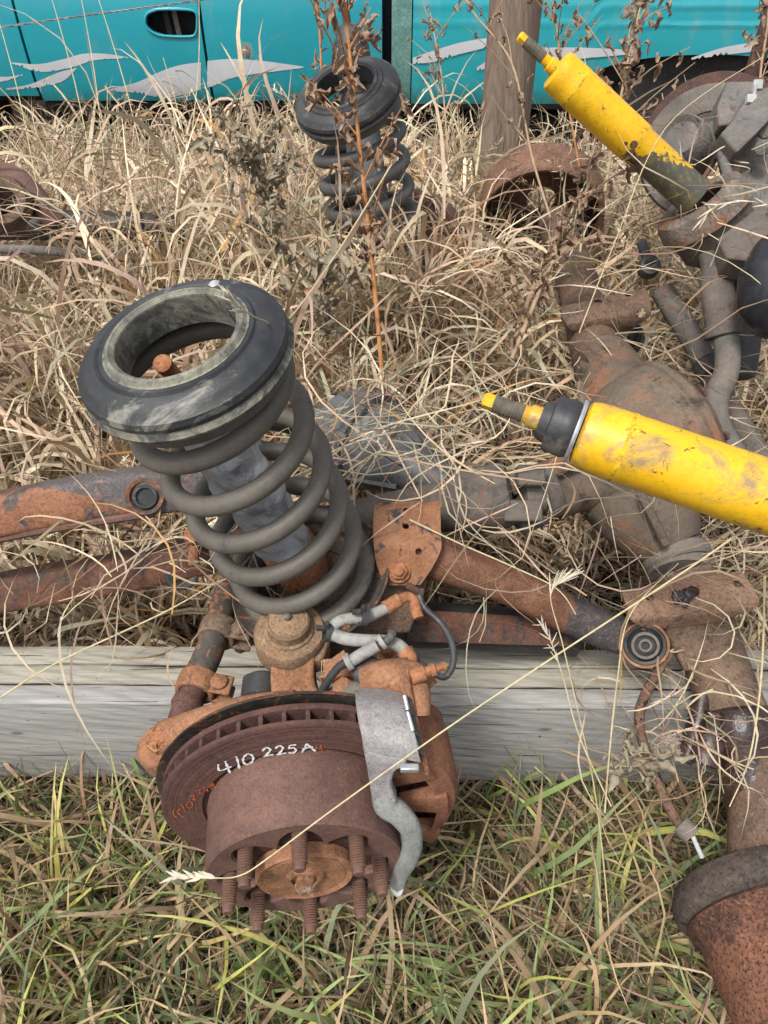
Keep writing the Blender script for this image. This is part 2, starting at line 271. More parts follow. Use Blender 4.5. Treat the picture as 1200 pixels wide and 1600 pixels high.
class G:
    def __init__(s): s.v = []; s.f = []
    def quads(s, rows, closed=True, cap=True):
        o = len(s.v); n = len(rows[0])
        for r in rows: s.v += [tuple(p) for p in r]
        for i in range(len(rows) - 1):
            for j in range(n if closed else n - 1):
                k = (j + 1) % n
                s.f.append((o + i * n + j, o + i * n + k, o + (i + 1) * n + k, o + (i + 1) * n + j))
        if cap and closed:
            s.f.append(tuple(o + j for j in reversed(range(n)))); s.f.append(tuple(o + (len(rows) - 1) * n + j for j in range(n)))
        return s
    def tube(s, pts, r, res=14, n=6, up=None, ry=None, sq=2.0, cap=True):
        P = smooth(pts, n); m = len(P)
        rl = lerplist(list(r), m) if isinstance(r, (list, tuple)) else [r] * m
        ryl = (lerplist(list(ry), m) if isinstance(ry, (list, tuple)) else [ry] * m) if ry is not None else rl
        rows = []; prev = None
        for i in range(m):
            t_ = (P[min(i + 1, m - 1)] - P[max(i - 1, 0)]).normalized()
            if up is not None: x = t_.cross(Vector(up)).normalized()
            elif prev is None: x = frame(t_)[0]
            else: x = (prev - t_ * prev.dot(t_)).normalized()
            prev = x; y = t_.cross(x); row = []
            for k in range(res):
                a = 2 * pi * k / res; ca, sa = cos(a), sin(a)
                e = 2 / sq; cx = math.copysign(abs(ca) ** e, ca); sy = math.copysign(abs(sa) ** e, sa)
                row.append(P[i] + x * rl[i] * cx + y * ryl[i] * sy)
            rows.append(row)
        return s.quads(rows, True, cap)
    def lathe(s, prof, o, ax, seg=48, cap=True, closed=False, a0=0, a1=None, wob=0):
        """closed: the profile is a loop (a ring)"""
        x, y, z = frame(ax); o = Vector(o); full = a1 is None
        pr = list(prof) + ([prof[0]] if closed else [])
        cols = seg if full else seg + 1; base = len(s.v)
        for (r, h) in pr:
            for k in range(cols):
                a = a0 + (2 * pi if full else (a1 - a0)) * k / seg
                rr = r * (1 + wob * sin(3 * a + 1) * .5 + wob * sin(7 * a) * .3)
                s.v.append(tuple(o + x * rr * cos(a) + y * rr * sin(a) + z * h))
        for i in range(len(pr) - 1):
            for k in range(seg):
                k2 = (k + 1) % cols if full else k + 1
                s.f.append((base + i * cols + k, base + i * cols + k2, base + (i + 1) * cols + k2, base + (i + 1) * cols + k))
        if cap and not closed and full:
            s.f.append(tuple(base + k for k in reversed(range(cols)))); s.f.append(tuple(base + (len(pr) - 1) * cols + k for k in range(cols)))
        return s
    def slab(s, loop, vec):
        L = [Vector(p) for p in loop]; vec = Vector(vec); return s.quads([[p for p in L], [p + vec for p in L]])
    def strap(s, pairs, th, n=4):
        Lp = smooth([p[0] for p in pairs], n); Rp = smooth([p[1] for p in pairs], n); rows = []; m = len(Lp)
        for i in range(m):
            t_ = (Lp[min(i + 1, m - 1)] + Rp[min(i + 1, m - 1)] - Lp[max(i - 1, 0)] - Rp[max(i - 1, 0)]).normalized()
            sd = (Rp[i] - Lp[i]).normalized(); nn = sd.cross(t_).normalized()
            if nn.dot(Vector((0, 0, CH)) - Lp[i]) > 0: nn = -nn
            rows.append([Lp[i], Rp[i], Rp[i] + nn * th, Lp[i] + nn * th])
        return s.quads(rows)
    def box(s, c, x, y, z):
        c, x, y, z = Vector(c), Vector(x), Vector(y), Vector(z)
        return s.quads([[c - x - y - z, c + x - y - z, c + x + y - z, c - x + y - z], [c - x - y + z, c + x - y + z, c + x + y + z, c - x + y + z]])
    def hexnut(s, o, ax, r, h):
        return s.lathe([(r * .85, 0), (r, h * .12), (r, h * .88), (r * .85, h)], o, ax, 6)
    def build(s, name, mat, parent=None, bev=0, sharp=38, label=None, seg=2, sub=0, smooth_=True, holes=None):
        me = bpy.data.meshes.new(name); me.from_pydata(s.v, [], s.f); me.validate()
        bm = bmesh.new(); bm.from_mesh(me); bmesh.ops.recalc_face_normals(bm, faces=bm.faces); bm.to_mesh(me); bm.free()
        if holes:
            me = cut(me, holes)
            me.name = name
        if smooth_:
            me.polygons.foreach_set('use_smooth', [True] * len(me.polygons)); me.set_sharp_from_angle(angle=R(sharp))
        mm = M[mat] if isinstance(mat, str) else mat
        me.materials.clear(); me.materials.append(mm)
        o = bpy.data.objects.new(name, me); COL.objects.link(o)
        if bev:
            b_ = o.modifiers.new('bevel', 'BEVEL'); b_.width = bev; b_.segments = seg; b_.limit_method = 'ANGLE'; b_.angle_limit = R(32)
        if sub:
            q = o.modifiers.new('sub', 'SUBSURF'); q.levels = sub; q.render_levels = sub
        if parent is not None: attach(o, parent)
        if label: o['label'] = label
        return o
def world_loc(p):
    l = Vector(p.location)
    while p.parent: p = p.parent; l += p.location
    return l
def attach(o, parent):
    o.parent = parent; o.location = -world_loc(parent)
def cut(me, holes):
    o = bpy.data.objects.new('tmp', me); COL.objects.link(o); tmp = []
    for hset in holes:
        if isinstance(hset, G): g = hset
        else:
            p, d, r = hset; d = Vector(d).normalized(); g = G().lathe([(r, -.03), (r, .03)], p, d, 20)
        cm = bpy.data.meshes.new('c'); cm.from_pydata(g.v, [], g.f)
        bm = bmesh.new(); bm.from_mesh(cm); bmesh.ops.recalc_face_normals(bm, faces=bm.faces); bm.to_mesh(cm); bm.free()
        co = bpy.data.objects.new('c', cm); COL.objects.link(co); tmp.append(co)
        q = o.modifiers.new('b', 'BOOLEAN'); q.operation = 'DIFFERENCE'; q.object = co; q.solver = 'EXACT'
    dg = bpy.context.evaluated_depsgraph_get(); dg.update()
    out = bpy.data.meshes.new_from_object(o.evaluated_get(dg))
    for c_ in tmp: bpy.data.objects.remove(c_)
    bpy.data.objects.remove(o); return out
def thing(name, loc, label, cat, group=None):
    o = bpy.data.objects.new(name, None); COL.objects.link(o); o.location = loc; o.empty_display_size = .05
    o['label'] = label; o['category'] = cat
    if group: o['group'] = group
    return o
def tag(o, label, cat, group=None):
    o['label'] = label; o['category'] = cat
    if group: o['group'] = group
    return o
def recenter(o, p):
    """moves the object's origin to p, the shape stays"""
    p = Vector(p); o.data.transform(Matrix.Translation(-p)); o.location = p; return o
TOCAM = lambda p: (Vector((0, 0, CH)) - Vector(p)).normalized()

# ================================================================== GROUND
gx = np.linspace(-1, 1, 81)
g = G(); xs = [math.copysign(abs(q) ** 3 * 260, q) for q in gx]; rows = []
for yy in xs:
    rows.append([(xx, yy + 2, GZ + (.018 * sin(xx * 3.1 + yy) + .015 * sin(yy * 5.3) if abs(xx) < 5 else 0)) for xx in xs])
g.quads(rows, closed=False); o = g.build('ground', 'soil'); o['kind'] = 'structure'

# ================================================================== TIMBER BEAM
beam = thing('timber_beam', (0, .71, .22), 'weathered grey built-up timber beam of three planks lying under the rusty axles', 'beam')
yaw = Matrix.Rotation(R(-.55), 4, 'Z')
def plank(y0, y1, z0, z1, mat, nm='plank', dz=0, lab=None):
    g = G(); xs = np.linspace(-1.5, 1.6, 90); rows = []
    for x in xs:
        e = .0012 * sin(x * 7 + y0 * 90) + .0008 * sin(x * 23)
        cs = []
        r_ = .0038
        for (cy, cz, sy, sz) in ((y0, z0, 1, 1), (y1, z0, -1, 1), (y1, z1, -1, -1), (y0, z1, 1, -1)):
            arc = [(cy + sy * r_ * (1 - cos(a)), cz + sz * r_ * (1 - sin(a))) for a in ([0, R(30), R(60), R(90)] if (sy * sz > 0) else [R(90), R(60), R(30), 0])]
            cs += arc
        rows.append([yaw @ Vector((x, y + e - .71, 0)) + Vector((0, .71, z + e * .6 + dz)) for y, z in cs])
    g.quads(rows); return g.build(nm, mat, beam, label=lab, sharp=50)
plank(.651, .6865, .22, .455, 'plank_a'); plank(.6900, .7252, .222, .4510, 'plank_b'); plank(.7288, .765, .219, .4538, 'plank_c')
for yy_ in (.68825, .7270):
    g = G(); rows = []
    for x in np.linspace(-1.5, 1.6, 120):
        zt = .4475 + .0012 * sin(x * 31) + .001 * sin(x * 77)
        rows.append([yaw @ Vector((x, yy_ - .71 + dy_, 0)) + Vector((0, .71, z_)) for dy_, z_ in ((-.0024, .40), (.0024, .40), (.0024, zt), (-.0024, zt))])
    g.quads(rows); g.build('joint_shade', 'rust_and_shade', beam)  # dark strip added to stand for the shade between the planks
for xx in (-.95, 1.05):
    g = G().box((xx, .71, .16), (.07, 0, 0), (0, .13, 0), (0, 0, .0595)); o = g.build('sleeper_block', 'plank_b', None, bev=.004)
    tag(recenter(o, (xx, .71, .10)), 'squared timber block carrying the %s end of the grey beam' % ('left' if xx < 0 else 'right'), 'timber block', 'timber blocks under the beam')

# ================================================================== FRONT AXLE (near corner with rotor)
RC = Vector((-.099, .427, .586)); HX = .0095     # rotor face centre
AX = Vector((.11, -1, .02)).normalized()          # wheel axis, toward the viewer
axle = thing('front_axle', (-.1, .6, .5), 'rusty front axle whose vented brake disc with eight wheel studs stands nearest the viewer', 'axle')
def onax(h): return RC + AX * h
RX = .168
# disc with hat: one turned part
rot = G()
rot.lathe([(.118, .0), (.165, .0), (RX, -.0015), (RX, -.0085), (.168, -.010), (.075, -.010), (.075, -.028), (.168, -.028), (RX, -.0265), (RX, -.0195), (.168, -.018), (.1, -.018), (.1, -.006), (.114, -.004)][:0] or
          [(.1155, -.004), (.1185, -.003), (.1205, .0)] + [q for k_ in (0, 1, 3, 6, 7, 9) for q in ((.124 + k_ * .004, .0), (.1245 + k_ * .004, -.00018), (.1255 + k_ * .004, -.00018), (.1262 + k_ * .004, .0))] + [(.165, .0), (RX, -.0012), (RX, -.006), (.167, -.0068), (.105, -.0068), (.105, -.0205), (.167, -.0205), (RX, -.0213), (RX, -.0265), (.167, -.028), (.085, -.028), (.085, -.012), (.112, -.006)], RC, AX, 128, closed=True)
rotor = rot.build('brake_rotor', 'rust_face', axle, sharp=30)
rot = G().lathe([(.098, -.004), (.101, .074), (.101, .081), (.109, .0822), (.1118, .0800), (.1125, .072), (.1128, .04), (.1130, .012), (.1145, .006), (.1135, -.004)], RC, AX, 128, closed=True)
# scalloped mounting plate of the hat
x_, y_, z_ = frame(AX)
up_on = (Vector((0, 0, 1)) - AX * AX.z).normalized(); rt_on = AX.cross(up_on) * -1
if rt_on.x < 0: rt_on = -rt_on
def pol(r, a, h): return onax(h) + rt_on * (r * cos(a)) + up_on * (r * sin(a))
NS = 192; rows = [[], [], [], []]
for k in range(NS):
    a = 2 * pi * k / NS; lobe = max(0, cos(8 * (a - pi / 2) / 1.0)) 
    lobe = (.5 + .5 * cos(8 * (a - pi / 2))); ri = .062 + .0345 * lobe ** .42
    rows[0].append(pol(.1085, a, .0824)); rows[1].append(pol(ri + .003, a, .0826)); rows[2].append(pol(ri, a, .080)); rows[3].append(pol(ri, a, .072))
rot.build('rotor_hat', 'rust_hat', rotor, sharp=24)
rot = G().quads(rows, True, cap=False)
rot.build('hat_face', 'rust_hat', rotor, sharp=24)
G().lathe([(.001, .070), (.1, .068), (.1, .0735), (.001, .0735)], RC, AX, 64).build('hub_flange', 'rust_and_shade', rotor)
vm = None
for k in range(40):
    a = 2 * pi * k / 40 + .05
    c_ = pol(.1345, a, -.0136); rd = rt_on * cos(a) + up_on * sin(a); tg = AX.cross(rd)
    if vm is None:
        g = G().box((0, 0, 0), (.031, 0, 0), (0, .0024, 0), (0, 0, .0070)); vo = g.build('cooling_vane', 'rust_dark', rotor); vm = vo
    else:
        vo = vm.copy(); COL.objects.link(vo); vo.parent = rotor
    mt = Matrix((rd, tg, AX)).transposed().to_4x4(); mt.translation = c_ - world_loc(rotor); vo.matrix_local = mt
# hub cap
G().lathe([(.056, .0745), (.056, .0875), (.0535, .0905), (.050, .0895), (.047, .088), (.046, .0888), (.02, .0888)], RC, AX, 64).build('hub_cap', 'rust_orange', rotor, sharp=25)
g = G().lathe([(.021, .085), (.019, .091), (.016, .0915), (.0155, .087), (.010, .087), (.009, .093), (.002, .094)], RC + Vector((0, -.0035, .004)), AX, 28, wob=.16); g.build('spindle_end', 'rust_orange', rotor, sharp=30)
g = G().lathe([(.010, .0), (.012, .005), (.006, .014)], onax(.089) + Vector((-.002, 0, -.012)), AX, 9, wob=.4); g.build('dirt_clod', 'dirt', rotor)
sm = None
for k in range(8):
    a = pi / 2 + k * pi / 4
    if sm is None:
        pr = [(.0088, -.006), (.0088, .004), (.0076, .006)]
        h = .006
        while h < .036: pr += [(.0085, h + .0008), (.0085, h + .0013), (.0070, h + .0021), (.0070, h + .0025)]; h += .0029
        pr += [(.0066, .0375), (.0064, .043), (.0055, .0445)]
        g = G().lathe(pr, (0, 0, 0), (0, 0, 1), 18); so = g.build('wheel_stud', 'stud_rust', rotor, sharp=20); sm = so
    else: so = sm.copy(); COL.objects.link(so); so.parent = rotor
    mt = Matrix((x_, y_, z_)).transposed().to_4x4(); mt.translation = pol(.085, a, .0735) - world_loc(rotor); so.matrix_local = mt
# crayon figures on the disc face
def onface(u, v, lift=.0006):
    r = ray(u, v); o_ = Vector((0, 0, CH)); d = (RC + AX * lift - o_).dot(AX) / r.dot(AX); return o_ + r * d
def Z5(x, y): return (180 + x / 2.069, 900 + y / 2.069)
def strokes(name, lst, w_, mat):
    g = G()
    for st in lst:
        P = smooth([onface(*Z5(*p)) for p in st], 4)
        Lp, Rp = [], []
        for i, p in enumerate(P):
            t_ = (P[min(i + 1, len(P) - 1)] - P[max(i - 1, 0)]).normalized(); sd = AX.cross(t_)
            ww = w_ * (.8 + .35 * sin(i * 1.7 + len(P))); Lp.append(p - sd * ww + AX * .0002); Rp.append(p + sd * ww + AX * .0002)
        g.quads([Lp, Rp], closed=False)
    return g.build(name, mat, rotor, smooth_=False)
strokes('white_marking', [[(333, 608), (338, 629), (376, 615)], [(355, 598), (363, 616), (371, 637)], [(391, 583), (397, 600), (401, 622)],
    [(428, 574), (415, 586), (414, 600), (424, 609), (438, 605), (446, 592), (442, 579), (428, 574)],
    [(476, 566), (486, 555), (500, 558), (498, 568), (480, 584)], [(480, 584), (496, 579), (512, 577)], [(518, 558), (528, 549), (541, 552), (539, 563), (522, 579)], [(522, 579), (538, 574), (553, 572)],
    [(585, 545), (565, 547)], [(565, 547), (563, 557), (578, 555), (584, 565), (572, 572), (560, 570)],
    [(604, 570), (612, 556), (620, 541)], [(620, 541), (632, 554), (648, 566)], [(604, 558), (622, 555), (640, 552)]], .0015, 'white_paint_mark')
strokes('red_marking', [[(190, 752), (188, 768), (200, 782)], [(200, 760), (210, 772), (222, 780)], [(210, 752), (200, 764)], [(214, 738), (228, 760)], [(236, 730), (230, 742), (240, 750), (250, 742), (246, 730), (236, 730)],
    [(240, 712), (252, 706), (254, 716), (252, 724), (264, 718)], [(262, 694), (274, 690), (274, 702), (284, 700)], [(290, 680), (284, 688), (296, 690), (300, 698)], [(306, 676), (312, 690)], [(318, 668), (310, 676), (326, 684)], [(300, 684), (322, 672)],
    [(652, 548), (650, 558), (668, 556)], [(664, 546), (668, 562)]], .0010, 'red_paint_mark')
# dust shield behind the disc
G().lathe([(.10, -.036), (.172, -.036), (.176, -.033), (.1775, -.033), (.174, -.039), (.10, -.039)], RC, AX, 96, closed=True).build('dust_shield', 'seat_black', axle, label='thin grey dust shield behind the disc')

# ---- caliper
cal = G()
def arcpt(r, deg, h): return pol(r, R(deg), h)
rows = []
for i in range(15):
    dg_ = 56 - i * (56 + 26) / 14; s_ = i / 14
    ro = .188 + .006 * sin(pi * s_) - .012 * (1 - s_) ** 3 - .010 * s_ ** 3; ri = .1745
    hb, hf = -.066, .030 - .012 * (1 - s_) ** 2
    rows.append([arcpt(ri, dg_, hb), arcpt(ro - .010, dg_, hb), arcpt(ro, dg_, hb + .014), arcpt(ro + .001, dg_, hf - .024), arcpt(ro - .006, dg_, hf - .006), arcpt(ro - .02, dg_, hf), arcpt(ri - .014, dg_, hf), arcpt(ri, dg_, .006)])
cal.quads(rows)
caliper = cal.build('brake_caliper', 'rust_caliper', axle, bev=.003, sharp=42)
# caliper fingers down the disc face, with the gaps between them
for (a0, a1, r0) in ((40, 27, .120), (13, -2, .118), (-16, -27, .126)):
    rows = []
    for s_ in (0, .35, .7, 1):
        rr = .176 - (.176 - r0) * s_; h1 = .034 - .010 * s_; h0 = .012
        rows.append([arcpt(rr, a0, h0), arcpt(rr, a0, h1 - .003), arcpt(rr, a0 - (a0 - a1) * .2, h1), arcpt(rr, a0 - (a0 - a1) * .8, h1), arcpt(rr, a1, h1 - .003), arcpt(rr, a1, h0)])
    G().quads(rows).build('caliper_finger', 'rust_caliper', caliper, bev=.003)
# piston housing behind the disc
g = G()
for dg_ in (18,): 
    g.lathe([(.03, -.062), (.040, -.066), (.040, -.10), (.034, -.108), (.01, -.11)], arcpt(.150, dg_ + 18, 0), AX, 32); g.lathe([(.03, -.062), (.040, -.066), (.040, -.10), (.034, -.108), (.01, -.11)], arcpt(.150, dg_ - 18, 0), AX, 32)
g.build('piston_housing', 'rust_caliper', caliper, bev=.002)
# raised machined ridge and bleed nipple
P0, P1 = A(634, 1058, .79), A(667, 1208, .80)
G().tube([P0, A(650, 1130, .79), P1], .0035, 8, 4).build('casting_ridge', 'rust_caliper', caliper)
g = G(); p = A(655, 1054, .80); d_ = Vector((.8, .25, .1)).normalized(); g.lathe([(.009, -.01), (.009, .006), (.006, .007), (.006, .012), (.0075, .013), (.0075, .018), (.004, .019), (.004, .026), (.0055, .027), (.005, .031)], p, d_, 12); g.build('bleed_nipple', 'rust_bright', caliper)
# orange shoulder of the caliper above
g = G().tube([A(566, 1062, .845), A(600, 1056, .84), A(640, 1062, .835), A(662, 1085, .83)], [.014, .019, .022, .020], 20, 5, ry=[.012, .015, .018, .018], sq=2.6); g.tube([A(634, 1060, .82), A(650, 1080, .81), A(655, 1120, .80)], [.012, .016, .012], 16, 4)
g.build('caliper_shoulder', 'rust_orange', caliper, bev=.004)
g = G().tube([A(566, 1052, .86), A(640, 1040, .85)], .011, 12, 1); g.build('guide_pin_boss', 'rust_orange', caliper, bev=.002)
G().lathe([(.014, 0), (.017, .003), (.015, .006), (.018, .009), (.015, .013), (.012, .014)], A(573, 1050, .86), A(573, 1040, .84) - A(573, 1050, .86), 20).build('guide_pin_boot', 'rubber_black', caliper)
# silver pad bracket: a bridge over the disc edge, then a curved arm past the hat
yb = .392
pr = [(A(552, 1080, .835), A(586, 1064, .84)), (A(555, 1082, .815), A(638, 1090, .81)), (A(556, 1100, .795), A(642, 1112, .79)), (A(560, 1128, .782), A(648, 1145, .775)), (A(565, 1150, .775), A(653, 1172, .768)), (A(568, 1172, .775), A(658, 1192, .772))]
g = G(); Lq = smooth([q[0] for q in pr], 3); Rq = smooth([q[1] for q in pr], 3); rows = []
for i, (l_, r_) in enumerate(zip(Lq, Rq)):
    c1 = TOCAM(l_); f_ = .30 + .25 * i / len(Lq); md = l_.lerp(r_, f_) + c1 * .0035; l2 = l_ - c1 * .004
    rows.append([l2, md, r_, r_ - c1 * .018, l2 - c1 * .014])
g.quads(rows); brk = g.build('pad_bracket', 'cast_silver', axle, bev=.0035, seg=3, sharp=25)
g = G().strap([(A(566, 1150, .779), A(640, 1172, .775)), (A(569, 1180, .777), A(634, 1196, .776)), (A(574, 1205, .783), A(618, 1206, .783)), (A(578, 1230, .790), A(612, 1226, .790)), (A(582, 1252, .796), A(616, 1243, .794)), (A(590, 1272, .80), A(622, 1254, .797))], .021, 3)
g.build('bracket_neck', 'cast_silver', brk, bev=.003, sharp=25)
g = G().tube([A(598, 1232, .806), A(603, 1256, .808), A(622, 1270, .812), A(640, 1292, .82), A(644, 1318, .832), A(637, 1342, .845), A(626, 1362, .86), A(620, 1384, .868)],
             [.0125, .0145, .0135, .0125, .012, .0115, .010, .009], 16, 5, up=(0, -.6, .8), ry=[.012, .012, .011, .011, .011, .011, .010, .010], sq=3.2)
g.build('bracket_arm', 'arm_silver', brk, sharp=60)
p = A(621, 1388, .862); g = G().lathe([(.0035, -.004), (.0075, -.004), (.009, 0), (.0075, .004), (.0035, .004)], p, TOCAM(p), 14, closed=True, wob=.18); g.build('clip_end', 'white_clip', brk)
for (u0, v0, u1, v1) in ((632, 1087, 637, 1109), (637, 1112, 645, 1142), (645, 1146, 652, 1172)):
    G().tube([A(u0, v0, .778), A(u1, v1, .772)], .0024, 10, 1).build('pad_clip', 'zinc', brk)
    G().strap([(A(u0 + 3, v0 - 1, .781), A(u0 + 11, v0 + 5, .785)), (A(u1 + 3, v1 + 4, .775), A(u1 + 12, v1 + 10, .778))], .006, 1).build('brake_pad', 'rubber_black', brk)
G().box(A(640, 1200, .775), Vector((.010, 0, 0)), Vector((0, .004, 0)), Vector((0, 0, .004))).build('pad_spring', 'zinc', brk, bev=.0015)

# ---- knuckle: ball joint, column, steering arm
BJ = A(452, 985, .915); bjax = Vector((.02, -.12, 1)).normalized()
g = G().lathe([(.030, -.050), (.042, -.044), (.045, -.034), (.045, -.004), (.0425, .001), (.032, .003), (.031, .006), (.0275, .007), (.0270, .020), (.0245, .024), (.0235, .023), (.019, .0245), (.006, .027)], BJ, bjax, 56)
bj = g.build('ball_joint', 'ball_joint', axle, sharp=28, label='dusty brown upper ball joint housing')
G().lathe([(.0035, .024), (.0035, .029), (.0045, .030), (.0045, .033), (.002, .035)], BJ, bjax, 12).build('grease_nipple', 'steel_dust', bj)
g = G().slab([A(412, 985, .92), A(430, 968, .93), A(510, 975, .93), A(515, 1000, .92), A(505, 1028, .905), A(470, 1040, .90), A(420, 1030, .905)], Vector((0, .002, -.03))); g.build('ball_joint_lug', 'ball_joint', bj, bev=.004)
g = G().strap([(A(424, 1030, .90), A(492, 1028, .90)), (A(422, 1058, .90), A(490, 1056, .90)), (A(420, 1084, .895), A(500, 1082, .895)), (A(395, 1110, .885), A(545, 1108, .885)), (A(380, 1130, .88), A(560, 1130, .88))], .035, 3)
kn = g.build('steering_knuckle', 'rust_orange', axle, bev=.004)
g = G().tube([A(455, 1115, .88), A(400, 1112, .885), A(345, 1122, .89), A(300, 1136, .90), A(255, 1155, .91)], [.028, .021, .019, .020, .022], 18, 5, ry=[.022, .017, .015, .016, .018], up=(0, 0, 1), sq=2.8)
g.build('steering_arm', 'rust_orange', kn, sharp=60)
p = A(250, 1163, .905); g = G().lathe([(.026, -.026), (.0295, -.022), (.030, -.006), (.027, .0), (.015, .002)], p, (0, -.1, 1), 30); g.build('arm_eye', 'rust_orange', kn, bev=.001)
g = G().hexnut(p + Vector((0, 0, .001)), (0, -.1, 1), .0155, .012); g.lathe([(.011, .010), (.0115, .016), (.009, .020)], p, (0, -.1, 1), 16)
for k in range(6): g.box(p + Vector((.0105 * cos(k * pi / 3 + .5), .0105 * sin(k * pi / 3 + .5), .016)), (.003, 0, 0), (0, .003, 0), (0, 0, .0045))
g.build('castle_nut', 'rust_bright', kn, bev=.0006)
G().lathe([(.018, -.05), (.025, -.046), (.029, -.036), (.028, -.028), (.02, -.024)], p, (0, -.1, 1), 28).build('dust_boot', 'steel_dust', kn)
g = G().lathe([(.02, 0), (.026, -.004), (.026, -.03), (.02, -.035)], A(412, 1058, .93), Vector((0, 1, .2)), 24); g.build('bump_stop', 'rubber_black', kn)
# small brackets and bolts right of the ball joint
g = G().strap([(A(503, 1030, .90), A(545, 1026, .90)), (A(505, 1050, .89), A(560, 1048, .89)), (A(498, 1058, .885), A(556, 1056, .885))], .012); g.build('hose_bracket', 'rust_orange', kn, bev=.0015)
g = G().tube([A(520, 1096, .87), A(560, 1084, .86), A(590, 1078, .855)], [.017, .016, .014], 12, 3); g.build('bracket_lug', 'steel_dust', kn)
g = G().hexnut(A(536, 1078, .865), (0, -.3, 1), .014, .012); g.build('bolt', 'rust_orange', kn, bev=.0008); g = G(); g.hexnut(A(605, 1030, .93), (0, -.2, 1), .015, .02); g.lathe([(.008, 0), (.008, .03), (.006, .032)], A(605, 1030, .93), (0, -.2, 1), 14); g.build('bolt', 'rust_orange', kn, bev=.0008)
G().strap([(A(516, 1030, .86), A(530, 1044, .855)), (A(537, 1015, .86), A(546, 1032, .855))], .003, 1).build('hose_tab', 'rust_orange', kn, bev=.001)

# ---- brake hoses
h1 = G().tube([A(519, 984, .87), A(528, 972, .87), A(550, 966, .875), A(570, 966, .88), A(588, 958, .885), A(604, 950, .89)], .0072, 14, 6); h1.build('brake_hose', 'hose_white', axle, label='upper whitish brake hose')
g = G().tube([A(602, 951, .89), A(612, 944, .893), A(624, 937, .895)], [.0095, .0085, .009], 14, 3); g.tube([A(620, 940, .895), A(636, 932, .90), A(647, 937, .90), A(649, 950, .895), A(654, 966, .89)], [.0075, .006, .0055, .0075, .007], 12, 5); g.build('hose_fitting', 'rust_bright', axle)
h2 = G().tube([A(521, 991, .862), A(540, 998, .86), A(570, 1001, .86), A(600, 1002, .862), A(622, 1008, .862), A(636, 1022, .862)], .0078, 14, 6); h2.build('brake_hose', 'hose_white', axle, label='lower whitish brake hose')
g = G().tube([A(632, 1016, .862), A(640, 1030, .858), A(644, 1044, .852), A(648, 1056, .845)], [.010, .010, .006, .005], 14, 4); g.build('hose_fitting', 'rust_bright', axle)
h3 = G().tube([A(546, 1034, .845), A(566, 1022, .845), A(590, 1008, .845)], .0075, 14, 3); h3.tube([A(541, 1036, .845), A(549, 1032, .845)], .0105, 14, 1); h3.tube([A(594, 1005, .845), A(600, 1001, .845)], .0095, 14, 1); h3.build('hose_sleeve', 'hose_white', axle)
g = G().tube([A(592, 1008, .845), A(608, 998, .845), A(613, 990, .85), A(610, 994, .855)], .0052, 10, 5); g.tube([A(548, 1032, .845), A(530, 1042, .85), A(514, 1062, .855), A(500, 1086, .86), A(492, 1106, .87)], .0052, 10, 6)
g.build('sensor_cable', 'rubber_black', axle, label='black cable running down from the hose sleeve behind the disc')
g = G().tube([A(655, 930, .90), A(664, 950, .895), A(690, 975, .885), A(706, 1005, .88), A(708, 1035, .875), A(700, 1054, .872), A(688, 1057, .872), A(664, 1042, .87), A(648, 1028, .868)], .0042, 10, 6)
g.build('sensor_cable', 'rubber_black', axle, label='thin black cable looping right above the beam')
for (u, v, a) in ((568, 963, 0), (512, 988, 1)):
    p = A(u, v, .868); g = G().lathe([(.009, -.004), (.012, -.004), (.012, .004), (.009, .004)], p, Vector((1, .1, -.35)), 14, closed=True); g.box(p + Vector((0, -.002, .014)), (.002, 0, 0), (0, .003, 0), (0, 0, .006)); g.box(p + Vector((-.008, .0, .008)), (.005, 0, 0), (0, .003, 0), (0, 0, .002)); g.build('hose_clip', 'rubber_black', axle)
g = G().strap([(A(648, 940, .905), A(661, 938, .905)), (A(650, 920, .91), A(663, 919, .91))], .003, 1); g.tube([A(638, 915, .93), A(656, 927, .91)], .005, 8, 1); g.build('cable_bracket', 'rust_dark', axle, bev=.0008)

# ---- spring seat, orange gusset and bracket on the axle
SB, ST = A(482, 898, 1.0), A(282, 540, .70)
SAX = dirn(SB, ST)
g = G().lathe([(.055, -.006), (.098, -.006), (.110, .004), (.1125, .014), (.110, .016), (.104, .006), (.094, .0), (.055, .0)], SB - SAX * .018, SAX, 80, closed=True); g.build('spring_seat', 'seat_black', axle, label='black dished spring seat flaking to orange rust')
g = G().lathe([(.001, -.02), (.075, -.015), (.08, -.008), (.03, .0), (.028, .02), (.001, .02)], SB - SAX * .018, SAX, 40, cap=False); g.build('seat_pan', 'rust_brown', axle)
g = G().tube([A(470, 925, 1.04), Vector((-.075, .80, .62)), Vector((-.05, .92, .50)), Vector((-.03, 1.1, .44)), Vector((-.02, 1.35, .46)), Vector((-.012, 1.55, .62)), Vector((0, 1.75, .66))], .044, 24, 6); g.build('axle_tube', 'rust_brown', axle)
g = G().strap([(A(586, 786, 1.03), A(686, 782, 1.03)), (A(584, 800, 1.005), A(688, 800, 1.005)), (A(583, 826, .985), A(689, 838, .985)), (A(584, 848, .975), A(689, 858, .975)), (A(588, 880, .98), A(676, 886, .98)), (A(600, 915, .985), A(657, 914, .985))], .008, 4)
nrm = (A(636, 870, .97) - A(636, 870, 1.0)).normalized()
upn = Vector((0, -.5, .85))
g.build('arm_bracket', 'rust_bracket', axle, bev=.0015, holes=[(A(634, 822, .99), upn, .0045), (A(634, 797, 1.01), upn, .004), (A(654, 862, .975), TOCAM(A(654, 862, .98)), .0045)], label='folded orange arm bracket with worn black paint')
